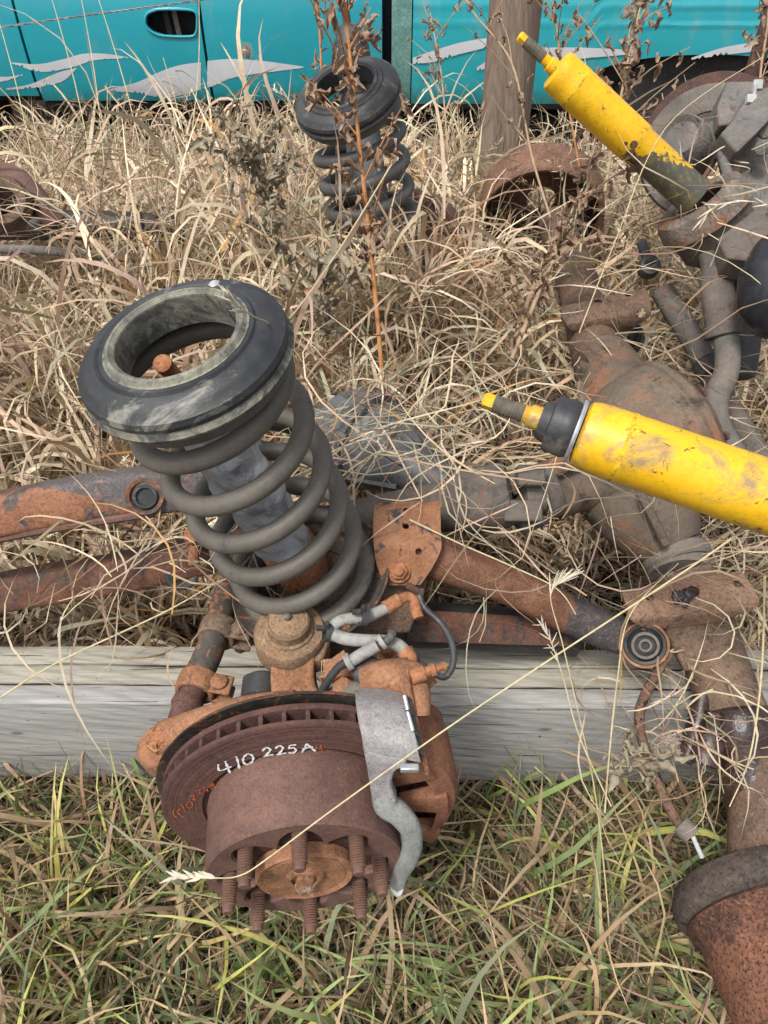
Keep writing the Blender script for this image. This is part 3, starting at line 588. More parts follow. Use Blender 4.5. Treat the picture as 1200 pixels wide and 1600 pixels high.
g = G().slab([A(586, 830, 1.0), A(586, 900, 1.0), A(570, 990, 1.0), A(640, 990, 1.02), A(690, 850, 1.03), A(688, 800, 1.05)], Vector((0, .03, -.02))); g.build('bracket_gusset', 'rust_brown', axle, bev=.003)
p = A(623, 892, .982); g = G().lathe([(.016, 0), (.0165, .003), (.014, .0035)], p, TOCAM(p), 24); g.hexnut(p + TOCAM(p) * .002, TOCAM(p), .0125, .010); g.lathe([(.007, .010), (.0068, .017), (.005, .018)], p, TOCAM(p), 14); g.build('bracket_bolt', 'rust_bright', axle, bev=.0006)
# lower axle castings between knuckle and spring
g = G().tube([A(455, 1000, .97), A(520, 985, 1.0), A(590, 960, 1.03)], [.036, .040, .030], 18, 4); g.build('axle_yoke', 'rust_brown', axle)
# ---- front differential with grey housing in the middle of the axle, propeller shaft
g = G().lathe([(.02, -.085), (.062, -.075), (.078, -.05), (.082, -.01), (.076, .03), (.058, .07), (.042, .10), (.036, .15), (.034, .2)], A(578, 690, 1.25), dirn(A(578, 690, 1.25), A(720, 775, 1.16)), 48, wob=.02)
hx = dirn(A(578, 690, 1.25), A(720, 775, 1.16)); hc = A(578, 690, 1.25)
g.lathe([(.080, -.012), (.089, -.010), (.089, .004), (.080, .006)], hc, hx, 48, closed=True); xa, ya, za = frame(hx)
for k in range(10):
    a = k * pi / 5; q = hc + (xa * cos(a) + ya * sin(a)) * .086; g.lathe([(.008, -.014), (.008, .010), (.004, .011)], q, hx, 8)
for k in range(6):
    a = k * pi / 3 + .3; g.tube([hc + (xa * cos(a) + ya * sin(a)) * .078 + hx * .02, hc + (xa * cos(a) + ya * sin(a)) * .046 + hx * .10], .005, 6, 1)
g.build('differential_housing', 'ali_housing', axle, label='smooth grey housing half hidden by dead grass')
G().tube([A(500, 660, 1.30), A(560, 680, 1.27)], .035, 20, 1).build('housing_neck', 'ali_housing', axle)
# ---- far knuckle lump under the far strut
g = G().lathe([(.01, -.02), (.10, -.02), (.115, .0), (.115, .008), (.09, .0), (.04, .002), (.03, .02)], A(592, 418, 1.60), Vector((0, -.15, 1)), 48, cap=False); g.build('spring_seat', 'seat_black', axle, label='far spring seat buried in the grass')
g = G().lathe([(.05, .0), (.14, .0), (.15, .01), (.15, .03), (.1, .035), (.1, .06), (.05, .06)], A(640, 395, 1.85), Vector((.1, 1, .1)), 48); g.build('far_brake_rotor', 'rust_hat', axle)
g = G().tube([A(600, 430, 1.68), A(650, 405, 1.70), A(725, 390, 1.68)], [.05, .045, .03], 16, 4); g.build('far_arm', 'rust_orange', axle)

# ================================================================== TIE ROD
tr = thing('tie_rod', A(300, 1050, .95), 'rusty tie rod with two clamps crossing the grey beam left of the brake disc', 'tie rod')
g = G().tube([A(355, 925, 1.06), A(338, 985, 1.0), A(322, 1030, .965), A(300, 1075, .945)], .019, 20, 4); g.build('sleeve', 'seat_black', tr, label='adjuster sleeve with black paint flaking off')
g = G().tube([A(309, 1068, .945), A(290, 1105, .925), A(276, 1138, .915), A(262, 1160, .91)], [.0165, .017, .015, .014], 18, 4); g.lathe([(.018, 0), (.0205, .004), (.0205, .012), (.018, .016)], A(297, 1092, .935), dirn(A(297, 1092, .935), A(290, 1105, .925)), 20); g.build('tie_rod_end', 'rust_dark', tr)
for (u, v, d, mt_) in ((345, 985, .985, 'rust_tan'), (312, 1068, .935, 'rust_orange')):
    p = A(u - 4, v + 2, d + .012); ax = dirn(A(355, 925, 1.06), A(300, 1075, .945))
    g = G().lathe([(.0185, -.014), (.0255, -.014), (.0265, 0), (.0255, .014), (.0185, .014)], p, ax, 28, closed=True)
    s_ = Vector((1, -.15, -.1)).normalized(); q = p + s_ * .030
    tp = TOCAM(p); e = ax.cross(s_).normalized()
    for k in (-1, 1): g.box(q + e * .012 * k, s_ * .017, ax * .014, e * .003)
    c_ = g.build('clamp', mt_, tr, bev=.002)
    g = G().lathe([(.011, .0), (.011, .004), (.007, .006)], q + e * .015 * (1 if e.dot(tp) > 0 else -1), e * (1 if e.dot(tp) > 0 else -1), 16)
    g.tube([q + e * .02, q - e * .03], .0045, 10, 1); g.hexnut(q - e * .032, e, .009, .008); g.build('clamp_bolt', mt_, c_, bev=.0006)

# ================================================================== COIL SPRINGS, ISOLATORS, SHOCKS
def helix(c0, ax, length, rad, turns, wire, mat, name, ph=0, res=14, top_extra=0):
    x, y, z = frame(ax); pts = []; n = int(turns * 36)
    for i in range(n + 1):
        s_ = i / n; a = ph + s_ * turns * 2 * pi
        dead = .9                                           # closed end turns
        T = s_ * turns; 
        def lift(T):
            e = .75; 
            if T < e: return .18 * T * T / e
            if T > turns - e: 
                q = turns - T; return (turns - .18 * q * q / e) - (0)
            return None
        a_ = min(T, .8) ** 2 / 1.6; k = max(0, T - .8); b2 = max(0, T - (turns - .8))
        h_ = a_ * .55 + k - b2 ** 2 * .45
        pts.append((a, h_))
    hm = pts[-1][1]
    P = [Vector(c0) + x * rad * cos(a) + y * rad * sin(a) + z * (h_ / hm * length) for a, h_ in pts]
    return G().tube(P, wire, res, 1)
SL = (ST - SB).length
sp1 = helix(SB, SAX, SL - .034, .0845, 6.3, .0114, 'spring_grey', 'coil_spring', ph=R(200), res=18).build('coil_spring', 'spring_grey', None, sharp=80)
tag(recenter(sp1, SB), 'big dark grey coil spring standing over the grey sleeved shock behind the brake disc', 'coil spring', 'coil springs on the front axle')
def isolator(c, ax, label, s, dusty=True):
    root = thing('spring_isolator', c, label, 'rubber ring', 'rubber spring isolators')
    S = 1.0 * s
    prof = [(.0600, -.016), (.0600, .012), (.0625, .0165), (.066, .0155), (.069, .0115), (.075, .0115), (.0765, .009), (.080, .0105), (.091, .0075), (.0945, .0045), (.0975, .0015), (.1015, -.0015), (.103, -.007), (.1015, -.012), (.1005, -.015), (.1030, -.0165), (.1045, -.0185), (.1035, -.021), (.093, -.0215), (.09, -.017)]
    g = G().lathe([(r * S, h * S) for r, h in prof], c, ax, 96, closed=True)
    g.build('rubber_ring', 'rubber' if dusty else 'rubber_black', root, sharp=26)
    if dusty:
        G().lathe([(r * S, h * S) for r, h in [(.0592, .0115), (.0592, .0135), (.0634, .0172), (.0664, .0163), (.0692, .0121), (.0710, .0118), (.0690, .0105)]], c, ax, 96, closed=True).build('inner_lip', 'rubber_dusty', root, sharp=30)
        G().lathe([(r * S, h * S) for r, h in [(.0985, -.0115), (.1010, -.0125), (.1034, -.0160), (.1052, -.0185), (.1040, -.0218), (.096, -.0222)]], c, ax, 96, closed=True).build('outer_lip', 'rubber_dusty', root, sharp=30)
    G().lathe([(.0588 * S, -.020 * S), (.0588 * S, .0125 * S), (.0599 * S, .0125 * S), (.0599 * S, -.020 * S)], c, ax, 80, closed=True).build('inner_liner', 'rubber_dusty' if dusty else 'rubber', root)
    g = G().lathe([(.080 * S, -.0222 * S), (.0965 * S, -.0222 * S), (.0965 * S, -.030 * S), (.093 * S, -.040 * S), (.080 * S, -.041 * S)], c, ax, 80, closed=True)
    g.build('steel_cup', 'spring_grey', root, sharp=30); return root
iso1 = isolator(ST, (SAX + Vector((.05, -.03, 0))).normalized(), 'dusty black rubber ring capping the nearer coil spring', 1.02)
g = G(); p = ST + SAX * .011; 
G().lathe([(.006, 0), (.0055, .003), (.003, .005)], A(336, 447, .735), SAX, 12, wob=.2).build('bird_dropping', 'white_clip', iso1)
x_i, y_i, z_i = frame(SAX)
# shock inside the near spring
sh = thing('shock_absorber', SB, 'grey sleeved shock absorber with rusty threaded stem inside the nearer coil spring', 'shock absorber', 'sleeved shock absorbers')
SA_, SBt = A(455, 862, .985), A(318, 690, .835)
sax = dirn(SA_, A(282, 598, .76)); sl_ = (A(282, 598, .76) - SA_).length
g = G(); rows = []; xx_, yy_, zz_ = frame(sax)
for i in range(40):
    s_ = i / 39; row = []
    for k in range(40):
        a = 2 * pi * k / 40; rr = .0355 + .0022 * sin(a * 5 + s_ * 11) + .0018 * sin(a * 3 - s_ * 25) + .0012 * sin(s_ * 60 + a * 2)
        row.append(SA_ + sax * (.020 + s_ * (sl_ - .060)) + (xx_ * cos(a) + yy_ * sin(a)) * rr)
    rows.append(row)
g.quads(rows); g.build('sleeve', 'sleeve', sh, sharp=70)
G().lathe([(.026, -.05), (.037, -.045), (.037, .018), (.034, .022)], SA_, sax, 32).build('lower_cup', 'rust_bright', sh)
G().lathe([(.034, sl_ - .043), (.034, sl_ - .036), (.026, sl_ - .020), (.024, sl_ - .008), (.014, sl_ - .004)], SA_, sax, 32).build('bump_rubber', 'rubber_black', sh)
e0 = A(290, 606, .775); e1 = A(252, 566, .712); ea = dirn(e0, e1); L_ = (e1 - e0).length
pr = [(.011, -.012), (.011, .0), (.0085, .002)]; h = .002
while h < L_ - .010: pr += [(.0088, h + .001), (.0078, h + .002)]; h += .0024
pr += [(.0075, L_ - .008), (.0095, L_ - .007), (.0095, L_ - .002), (.007, L_), (.002, L_ + .001)]
G().lathe(pr, e0, ea, 16).build('threaded_stem', 'rust_bright', sh, sharp=50)

# far strut
FB, FT = A(592, 392, 1.58), A(545, 135, 1.37)
FAX = dirn(FB, FT); FL = (FT - FB).length
IAX = (Vector((-.10, -.5, 1))).normalized()
sp2 = helix(FB, FAX, FL - .045, .0845, 6.0, .0118, 'spring_dark', 'coil_spring', ph=R(120)).build('coil_spring', 'spring_dark', None, sharp=80)
tag(recenter(sp2, FB), 'dark coil spring half sunk in tall dead grass near the teal truck', 'coil spring', 'coil springs on the front axle')
iso2 = isolator(FT + Vector((-.006, -.02, -.005)), (FAX + Vector((-.12, -.38, 0))).normalized(), 'black rubber ring tilted on the farther coil spring beside the orange weed stem', .99, False)
sh2 = thing('shock_absorber', FB, 'upright grey sleeved shock absorber poking up through the farther coil spring', 'shock absorber', 'sleeved shock absorbers')
f0, f1 = A(590, 380, 1.57), A(549, 85, 1.42); fx = dirn(f0, f1); fl_ = (f1 - f0).length
g = G().lathe([(.034, 0), (.036, .1), (.037, fl_ * .6), (.034, fl_ - .03), (.036, fl_ - .012)], f0, fx, 32, wob=.03); g.build('sleeve', 'sleeve_dark', sh2)
G().lathe([(.034, fl_ - .013), (.037, fl_ - .010), (.036, fl_ + .014), (.026, fl_ + .03), (.022, fl_ + .045), (.012, fl_ + .05)], f0, fx, 32).build('bump_rubber', 'rubber_black', sh2)
G().tube([f0 + fx * (fl_ + .045), f0 + fx * (fl_ + .12)], .0078, 12, 1).build('threaded_stem', 'rust_dark', sh2)

# ---- yellow shocks
def yshock(pts, label, mat, boot):
    root = thing('yellow_shock_absorber', pts[1], label, 'shock absorber', 'yellow shock absorbers')
    a, b_, rb = pts; ax = dirn(a, b_); L = (b_ - a).length
    prof = [(.004, -.001), (rb * .80, 0), (rb * .93, .003), (rb * .985, .010), (rb, .018), (rb, .042), (rb * 1.012, .043), (rb * 1.018, .0455), (rb * 1.0, .048)]
    prof += [(rb, L * .5), (rb * 1.0, L * .56), (rb * .93, L * .575), (rb * .93, L)] if not boot else [(rb, L)]
    g = G().lathe(prof, a, ax, 64); g.build('body_tube', mat, root, sharp=35)
    n = .060 if boot else .078; r0 = .0075
    pr = [(.012, .002), (.012, -.012), (.0095, -.014)]; h = -.014
    while h > -(n * .8): pr += [(.0088, h - .0008), (.0094, h - .0014), (.0094, h - .0018), (.0084, h - .0026)]; h -= .0028
    pr += [(.0075, -(n * .82)), (.0072, -n + .003), (.005, -n)]
    if boot: pr = [(r, h - .038) for r, h in pr]
    k0 = [i for i, q in enumerate(pr) if q[1] < (pr[0][1] - n * .34)][0]; k1 = len(pr) - 3
    G().lathe(pr[:k0 + 1], a, ax, 20).build('rod_base', mat, root, sharp=50)
    G().lathe(pr[k0:k1 + 1], a, ax, 20).build('threaded_rod', 'grey_thread', root, sharp=50)
    hh = pr[k1][1]; G().lathe([(.0078, hh), (.0082, hh - .002), (.0082, hh - .010), (.006, hh - .0125), (.003, hh - .013)], a, ax, 6).build('rod_tip', mat, root, sharp=30)
    G().lathe([(rb, .0405), (rb * 1.014, .0425), (rb * 1.016, .0440), (rb, .0462)], a, ax, 64, cap=False).build('weld_seam', 'seam_rust', root)
    return root, ax, L
Y1a, Y1b = A(905, 676, .715), A(1420, 852, .66)
y1, yax, yl = yshock((Y1a, Y1b, .0345), 'big yellow shock absorber with black rubber bushing reaching in from the right edge', 'yellow', True)
p = Y1a
G().lathe([(.010, -.002), (.0315, -.0015), (.0325, -.0035), (.0315, -.0055)], p, yax, 40).build('washer', 'zinc', y1)
g = G().lathe([(.010, -.006), (.0275, -.006), (.0290, -.010), (.0288, -.018), (.0280, -.0195), (.0282, -.027), (.0272, -.0295), (.0210, -.0305), (.0200, -.0350), (.018, -.040), (.010, -.0385)], p, yax, 48, wob=.015); g.build('rubber_bushing', 'rubber_black', y1, sharp=30)
y2, yax2, yl2 = yshock((Y2a, Y2b, .0325), 'far yellow shock absorber worn to bare grey at its foot in a rusty cup', 'yellow_worn', False)
G().lathe([(.012, .02), (.0135, .004), (.012, -.006)], Y2a, yax2, 20, cap=False).build('collar', 'yellow_thread', y2)
g = G(); 
for (s_, r_, k) in ((.535, .006, .1), (.50, .003, .3), (.56, .0115, .75), (.60, .008, .85)):
    q = Y2a.lerp(Y2b, s_); tc = TOCAM(q); sd = yax2.cross(tc).normalized(); nn = (tc - yax2 * tc.dot(yax2)).normalized(); nn = (nn + sd * k).normalized()
    g.lathe([(r_, .0005), (r_ * .9, .001), (.0005, .001)], q + nn * (.0325 if s_ < .55 else .0302), nn, 12)
g.build('rust_hole', 'rust_dark', y2)

q = Y1b; st = thing('steel_strut', (.80, .705, .457), 'rusty strut beyond the right edge that carries the big yellow shock', 'strut')
G().tube([(.80, .705, .459), (.79, .66, .62), (.70, .52, .90), tuple(q + yax * .045 + Vector((0, .0, -.01)))], .020, 16, 5, sq=3).build('strut_body', 'rust_brown', st)
G().box((.80, .705, .462), (.05, 0, 0), (0, .035, 0), (0, 0, .004)).build('foot_plate', 'rust_brown', st, bev=.001)
xq, yq, zq = frame(yax); g = G().lathe([(.014, -.02), (.026, -.02), (.026, .02), (.014, .02)], q + yax * .024, yq, 32, closed=True); g.build('mounting_eye', 'yellow', y1, bev=.001)
# ================================================================== ARMS
# right radius arm: bracket -> bushing on the beam
ra = thing('control_arm', A(850, 940, 1.1), 'rust and dark grey trailing arm running right from the orange bracket to a bushing', 'control arm', 'control arms')
g = G().tube([A(640, 855, 1.03), A(700, 878, 1.04), A(790, 912, 1.06), A(880, 955, 1.08), A(950, 985, 1.09), A(1000, 1002, 1.10)], [.046, .040, .037, .036, .030, .028], 22, 6, ry=[.03, .03, .028, .028, .028, .028], up=(0, .6, 1), sq=2.8)
g.build('arm_body', crust('arm_mid', [(.12, .062, .04), (.19, .09, .055), (.26, .125, .07)], 12, over=((.3, .14, .07), .6, .7, 60), rough=.7, bs=.3, fine=400, pits=.3, wipe=(tuple(A(895, 960, 1.08)), (1, -.1, 0), -.012, .012, (.062, .064, .066))), ra, sharp=60)
p = A(1008, 1008, 1.05); tc = (TOCAM(p) + Vector((.05, -.3, 0))).normalized()
g = G().lathe([(.030, -.03), (.030, .0), (.0335, .0), (.0335, -.05), (.030, -.05)], p, tc, 40, closed=True); g.build('bushing_eye', 'rust_orange', ra)
g = G().lathe([(.0296, -.03), (.0290, -.002), (.025, -.003), (.023, -.008), (.020, -.004), (.019, .003), (.016, .003), (.015, -.006), (.010, -.006)], p, tc, 40); g.build('bushing_rubber', 'rubber_black', ra)
g = G().lathe([(.0195, .0), (.0195, .0045), (.0155, .0045), (.0155, .0)], p, tc, 32, closed=True); g.lathe([(.0095, -.004), (.0095, .004), (.006, .004), (.006, -.004)], p, tc, 20, closed=True); g.build('bushing_sleeve', 'steel_dust', ra)
# lower dark bar behind the beam
lb = thing('track_bar', A(750, 975, 1.13), 'dark rusty square bar lying low behind the grey beam under the trailing arm', 'steel bar')
g = G().tube([A(560, 985, 1.08), A(640, 975, 1.13), A(760, 982, 1.15), A(900, 992, 1.17)], .030, 18, 4, up=(0, 0, 1), sq=4); g.build('bar', 'black_paint', lb, sharp=50)
G().strap([(A(640, 952, 1.10), A(636, 1002, 1.09)), (A(900, 968, 1.14), A(896, 1010, 1.13))], .004, 3).build('rust_strip', 'arm_far', lb)
# left arms
la = thing('control_arm', A(120, 790, 1.02), 'upper rust and grey arm entering from the left edge, its bushing hole near the spring', 'control arm', 'control arms')
g = G().tube([A(-260, 865, 1.04), A(-100, 825, 1.02), A(0, 803, 1.01), A(100, 783, 1.01), A(190, 768, 1.02), A(250, 764, 1.03), A(330, 762, 1.05)], [.040, .040, .039, .038, .038, .038, .03], 22, 5, ry=.030, up=(0, .55, 1), sq=6)
g.build('arm_body', crust('arm_upper', [(.20, .085, .045), (.25, .11, .06), (.30, .14, .08)], 10, over=((.06, .062, .066), .50, .56, 15), rough=.6, bs=.3, fine=420, pits=.35, wipe=(tuple(A(100, 758, 1.0)), (.25, .62, .75), -.006, .006, (.105, .107, .11))), la, sharp=50)
g = G().tube([A(-260, 905, 1.02), A(0, 842, .99), A(120, 820, .99), A(240, 802, 1.0)], .006, 8, 4); g.build('lower_flange', 'rust_hat', la)
p = A(226, 776, .987); tc = TOCAM(p)
g = G().lathe([(.017, -.004), (.020, .001), (.0245, .002), (.026, -.002), (.0255, -.008), (.017, -.008)], p, tc, 36, closed=True); g.build('bushing_eye', 'arm_rusty', la)
g = G().lathe([(.0168, -.004), (.0160, .0035), (.012, .0035), (.011, -.001), (.0005, -.001)], p, tc, 30, cap=False); g.build('bushing_rubber', 'rubber_black', la)
lc = thing('control_arm', A(120, 910, 1.12), 'lower rust brown arm at the left edge half covered by dead grass', 'control arm', 'control arms')
g = G().tube([A(-260, 985, 1.16), A(-80, 945, 1.14), A(40, 918, 1.12), A(160, 900, 1.11), A(250, 880, 1.11), A(380, 850, 1.12), A(470, 820, 1.13)], [.036, .036, .035, .034, .036, .036, .03], 20, 5, ry=.028, up=(0, .55, 1), sq=6)
g.build('arm_body', 'arm_far', lc, sharp=50)
p = A(284, 895, 1.085); tc = TOCAM(p)
g = G().lathe([(.014, 0), (.018, .003), (.024, .003), (.026, -.004), (.014, -.006)], p, tc, 30, closed=True); g.build('bushing_eye', 'rubber_black', lc)
g = G().hexnut(A(304, 842, 1.05), Vector((0, -.3, 1)), .014, .016); g.tube([A(304, 842, 1.05), A(302, 885, 1.04)], .008, 10, 1); g.build('arm_bolt', 'rust_bright', lc, bev=.0008)
# thin rods seen through the spring
rd = thing('steering_rod', A(440, 690, 1.2), 'dark round rods passing behind the nearer coil spring', 'steel rod')
for (a, b_) in (((395, 655, 1.1), (475, 670, 1.18)), ((400, 700, 1.05), (500, 716, 1.2)), ((395, 752, 1.05), (520, 768, 1.15)), ((430, 796, 1.05), (545, 806, 1.12))):
    G().tube([A(*a), A(*b_)], .0125, 14, 1).build('rod', 'black_paint', rd)

# ================================================================== RIGHT AXLE with differential
rx = thing('rear_axle', A(1040, 800, 1.2), 'brown drive axle at the right with bulging differential and rusty near drum', 'axle')
D0, D1 = A(1040, 690, 1.205), A(850, 772, 1.175); dax = dirn(D0, D1)
g = G().lathe([(.132, -.012), (.134, -.006), (.134, .0), (.129, .003), (.128, .03), (.121, .065), (.104, .10), (.080, .13), (.060, .155), (.050, .18), (.048, .22)], D0, dax, 72, wob=.035)
g.build('differential_housing', 'diff_cast', rx, sharp=35)
g = G().lathe([(.127, -.0125), (.126, -.018), (.116, -.028), (.09, -.042), (.04, -.050), (.001, -.051)], D0, dax, 56, cap=False, wob=.03); dc = g.build('differential_cover', 'rust_brown', rx)
bo = None
for k in range(10):
    g = G(); a = k * pi / 5; x, y, z = frame(dax); q = D0 + (x * cos(a) + y * sin(a)) * .119 - dax * .024; g.hexnut(q, -dax, .0075, .006); g.build('cover_bolt', 'rust_dark', dc)
g = G().strap([(A(905, 612, 1.24), A(925, 650, 1.19)), (A(960, 585, 1.22), A(975, 620, 1.15)), (A(1010, 566, 1.20), A(1020, 590, 1.12)), (A(1034, 562, 1.19), A(1048, 580, 1.13))], .03, 3); g.build('casting_web', 'diff_cast', rx, bev=.006)
g = G().tube([A(975, 735, 1.21), A(1012, 800, 1.185), A(1046, 858, 1.165)], [.105, .082, .052], 30, 4); g.tube([A(990, 690, 1.22), A(965, 620, 1.28), A(942, 560, 1.36)], [.11, .070, .050], 30, 4); g.build('casting_shoulder', 'diff_cast', rx)
# ribs on the casting
for (a, b_) in (((905, 600, 1.20), (930, 720, 1.10)), ((1000, 770, 1.08), (1040, 850, 1.10)), ((940, 700, 1.10), (870, 740, 1.12))):
    G().tube([A(*a), A(*b_)], .007, 8, 1).build('casting_rib', 'diff_cast', rx)
# yoke and propeller shaft
yk = A(846, 770, 1.13)
g = G().lathe([(.03, -.02), (.044, -.018), (.046, .0), (.038, .012), (.025, .02)], yk, dax, 36)
for s_ in (-1, 1):
    e = Vector((0, .3, 1)).normalized(); e = (e - dax * e.dot(dax)).normalized(); q = yk + e * .036 * s_ + dax * .028
    g.box(q, dax * .024, e * .011, dax.cross(e) * .020)
g.build('pinion_yoke', 'grey_iron', rx, bev=.004)
g = G().tube([A(842, 772, 1.11), A(810, 774, 1.10)], .030, 20, 1); g.build('universal_joint', 'steel_dust', rx)
g = G().lathe([(.034, 0), (.046, .004), (.050, .012), (.050, .075), (.046, .082), (.040, .10), (.036, .22), (.034, .30)], A(800, 772, 1.10), dirn(A(800, 772, 1.10), A(700, 790, 1.12)), 44, wob=.01)
g.build('propeller_shaft', 'grey_iron', rx, sharp=30)
g = G().box(A(828, 745, 1.07), Vector((.020, 0, 0)), Vector((0, .010, -.012)), Vector((0, .012, .010))); g.box(A(815, 800, 1.075), Vector((.028, 0, 0)), Vector((0, .010, -.012)), Vector((0, .012, .010))); g.build('yoke_strap', 'grey_iron', rx, bev=.003)
# near axle tube
g = G().tube([A(1010, 800, 1.2), A(1050, 862, 1.17), A(1062, 900, 1.145)], [.075, .048, .048], 28, 4); g.lathe([(.05, 0), (.054, .004), (.054, .02), (.05, .024)], A(1052, 862, 1.165), dirn(A(1050, 862, 1.165), A(1070, 910, 1.14)), 32); g.build('axle_tube', 'steel_dust', rx)
g = G().tube([A(1066, 895, 1.15), A(1100, 985, 1.125), A(1132, 1075, 1.085), A(1160, 1140, 1.065)], [.047, .047, .046, .045], 28, 5); g.build('axle_tube', 'rust_tan', rx)
g = G().lathe([(.047, 0), (.056, .006), (.060, .02), (.058, .035), (.054, .05), (.047, .06), (.043, .12), (.044, .2)], A(1152, 1110, 1.072), dirn(A(1152, 1110, 1.072), A(1192, 1290, 1.01)), 32, wob=.03); g.build('axle_flange', 'oily', rx, label='oil blackened flange where the axle crosses the beam')
g = G().tube([A(1120, 1120, 1.05), A(1112, 1150, 1.04), A(1100, 1195, 1.03)], [.018, .02, .022], 12, 3, sq=3); g.tube([A(1098, 1085, 1.07), A(1085, 1150, 1.06), A(1070, 1190, 1.05)], [.013, .016, .010], 12, 3); g.build('brake_lug', 'oily', rx)
g = G().tube([A(1175, 1190, 1.04), A(1188, 1260, 1.015), A(1194, 1345, .985)], [.043, .042, .046], 26, 4); g.build('axle_tube', 'rust_brown', rx)
# hub and drum at the near end
DC = AY(1200, 1395, .40); dx = Vector((.06, -1, .0)).normalized()
g = G().lathe([(.04, -.03), (.10, -.026), (.122, -.018), (.130, -.004), (.133, .008), (.131, .020), (.120, .026), (.118, .026)], DC, dx, 72); g.build('backing_plate', crust('plate_grey', [(.045, .038, .034), (.075, .06, .052), (.11, .082, .066)], 12, rough=.8, bs=.6, fine=260, pits=.4), rx, label='dark pressed backing plate lip above the drum')
g = G().lathe([(.118, .0265), (.121, .03), (.120, .042), (.112, .052), (.110, .08), (.106, .12), (.103, .150), (.100, .154), (.096, .155), (.0935, .151), (.0935, .12), (.001, .12)], DC, dx, 72, cap=False); g.build('brake_drum', 'rust_drum', rx, sharp=35)
g = G().box(DC + dx * .1565 + Vector((-.066, 0, .058)), Vector((.022, 0, .016)), Vector((0, .002, 0)), Vector((-.003, 0, .005))); g.build('balance_weight', 'rust_dark', rx, bev=.001)
g = G().lathe([(.045, .11), (.045, .14), (.040, .15), (.02, .151)], DC, dx, 36); g.build('hub_boss', 'rust_hat', rx)
# spring perches
g = G().strap([(A(974, 935, 1.03), A(982, 985, 1.02)), (A(974, 928, 1.04), A(982, 985, 1.02))][:0] or
    [(A(975, 922, 1.075), A(1158, 892, 1.075)), (A(972, 926, 1.06), A(1166, 902, 1.06)), (A(976, 938, 1.045), A(1176, 918, 1.045)), (A(982, 952, 1.035), A(1186, 938, 1.035)), (A(985, 968, 1.032), A(1180, 950, 1.035)), (A(1000, 978, 1.045), A(1150, 962, 1.045)), (A(1020, 984, 1.055), A(1120, 972, 1.06))], .007, 4)
pn = Vector((-.1, -.45, .9))
pz = g.build('spring_perch', 'perch_rust', rx, bev=.0015, holes=[(A(1015, 932, 1.045), pn, .0065), (A(1153, 912, 1.05), pn, .006), (A(1083, 924, 1.05), pn, .009), (A(1073, 927, 1.05), pn, .008)], label='folded tan spring perch spattered with oil')
g = G(); 
for k in range(7):
    q = A(1074 + random.uniform(-18, 14), 936 + random.uniform(-8, 10), 1.036); g.lathe([(.007, -.002), (.006, .002), (.002, .003)], q, pn, 9, wob=.5)
g.build('tar_blob', 'oily', pz)
g = G().strap([(A(1030, 970, 1.06), A(1125, 960, 1.06)), (A(1050, 1010, 1.08), A(1115, 1000, 1.07)), (A(1070, 1050, 1.08), A(1130, 1045, 1.07))], .03, 3); g.build('perch_saddle', 'rust_tan', pz, bev=.004)
g = G().strap([(A(878, 478, 1.40), A(1008, 450, 1.40)), (A(876, 492, 1.375), A(1014, 460, 1.375)), (A(884, 504, 1.36), A(1017, 480, 1.355)), (A(888, 512, 1.365), A(1016, 494, 1.36)), (A(905, 520, 1.38), A(1000, 506, 1.37)), (A(935, 528, 1.40), A(980, 525, 1.39)), (A(955, 562, 1.41), A(972, 560, 1.40))], .007, 4)
g.build('spring_perch', 'rust_brown', rx, bev=.0015, holes=[(A(936, 466, 1.38), pn, .008), (A(983, 457, 1.38), pn, .006), (A(1002, 489, 1.36), TOCAM(A(1002, 489, 1.36)), .008)], label='farther brown spring perch sticking out of the grass')
g = G().tube([A(1000, 700, 1.28), A(955, 600, 1.33), A(928, 540, 1.40), A(905, 450, 1.62), A(868, 350, 1.95)], [.085, .052, .046, .046, .046], 28, 5); g.build('axle_tube', 'rust_brown', rx)
g = G().lathe([(.045, -.014), (.062, -.012), (.066, 0), (.062, .012), (.045, .014)], A(925, 600, 1.33), dirn(A(925, 600, 1.33), A(965, 590, 1.33)), 32); g.build('tube_collar', 'rust_brown', rx)
# brake line
g = G().tube([A(1045, 1020, 1.07), A(1016, 1070, 1.06), A(1000, 1110, 1.05), A(1002, 1150, 1.045), A(1025, 1215, 1.03), A(1050, 1270, 1.01), A(1072, 1300, 1.0)], .0072, 12, 6)
bl = g.build('brake_hose', crust('cracked_hose', [(.10, .06, .045), (.17, .10, .07), (.22, .13, .09)], 40, over=((.02, .017, .016), .56, .58, 60), bs=.8, bd=.003, fine=160, pits=.4), None)
tag(recenter(bl, A(1040, 1250, 1.01)), 'cracked brown brake hose hanging across the beam beside the near drum', 'hose')
g = G().tube([A(1064, 1288, 1.0), A(1082, 1306, .99)], .014, 16, 1); g.build('hose_end', 'steel_dust', None)
o = bpy.data.objects['hose_end']; wl = o.location.copy(); o.parent = bl; o.location = -bl.location
g = G().tube([A(1082, 1306, .99), A(1097, 1340, .985)], .0032, 8, 1); o = g.build('steel_pipe', 'white_clip', None); o.parent = bl; o.location = -bl.location
# far drum of that axle
FD = A(845, 330, 2.02); fdx = Vector((-.10, -.80, -.28)).normalized()
g = G().lathe([(.155, -.06), (.168, -.055), (.170, .0), (.168, .045), (.163, .05), (.156, .048), (.152, .03), (.150, -.045), (.04, -.05)], FD, fdx, 80, cap=False); g.build('brake_drum', 'rust_drum_far', rx, sharp=30, label='far brake drum standing open in the grass')
G().lathe([(.145, -.043), (.147, .02), (.14, .022), (.135, -.04)], FD, fdx, 64, closed=True).build('brake_shoe', 'black_paint', rx)

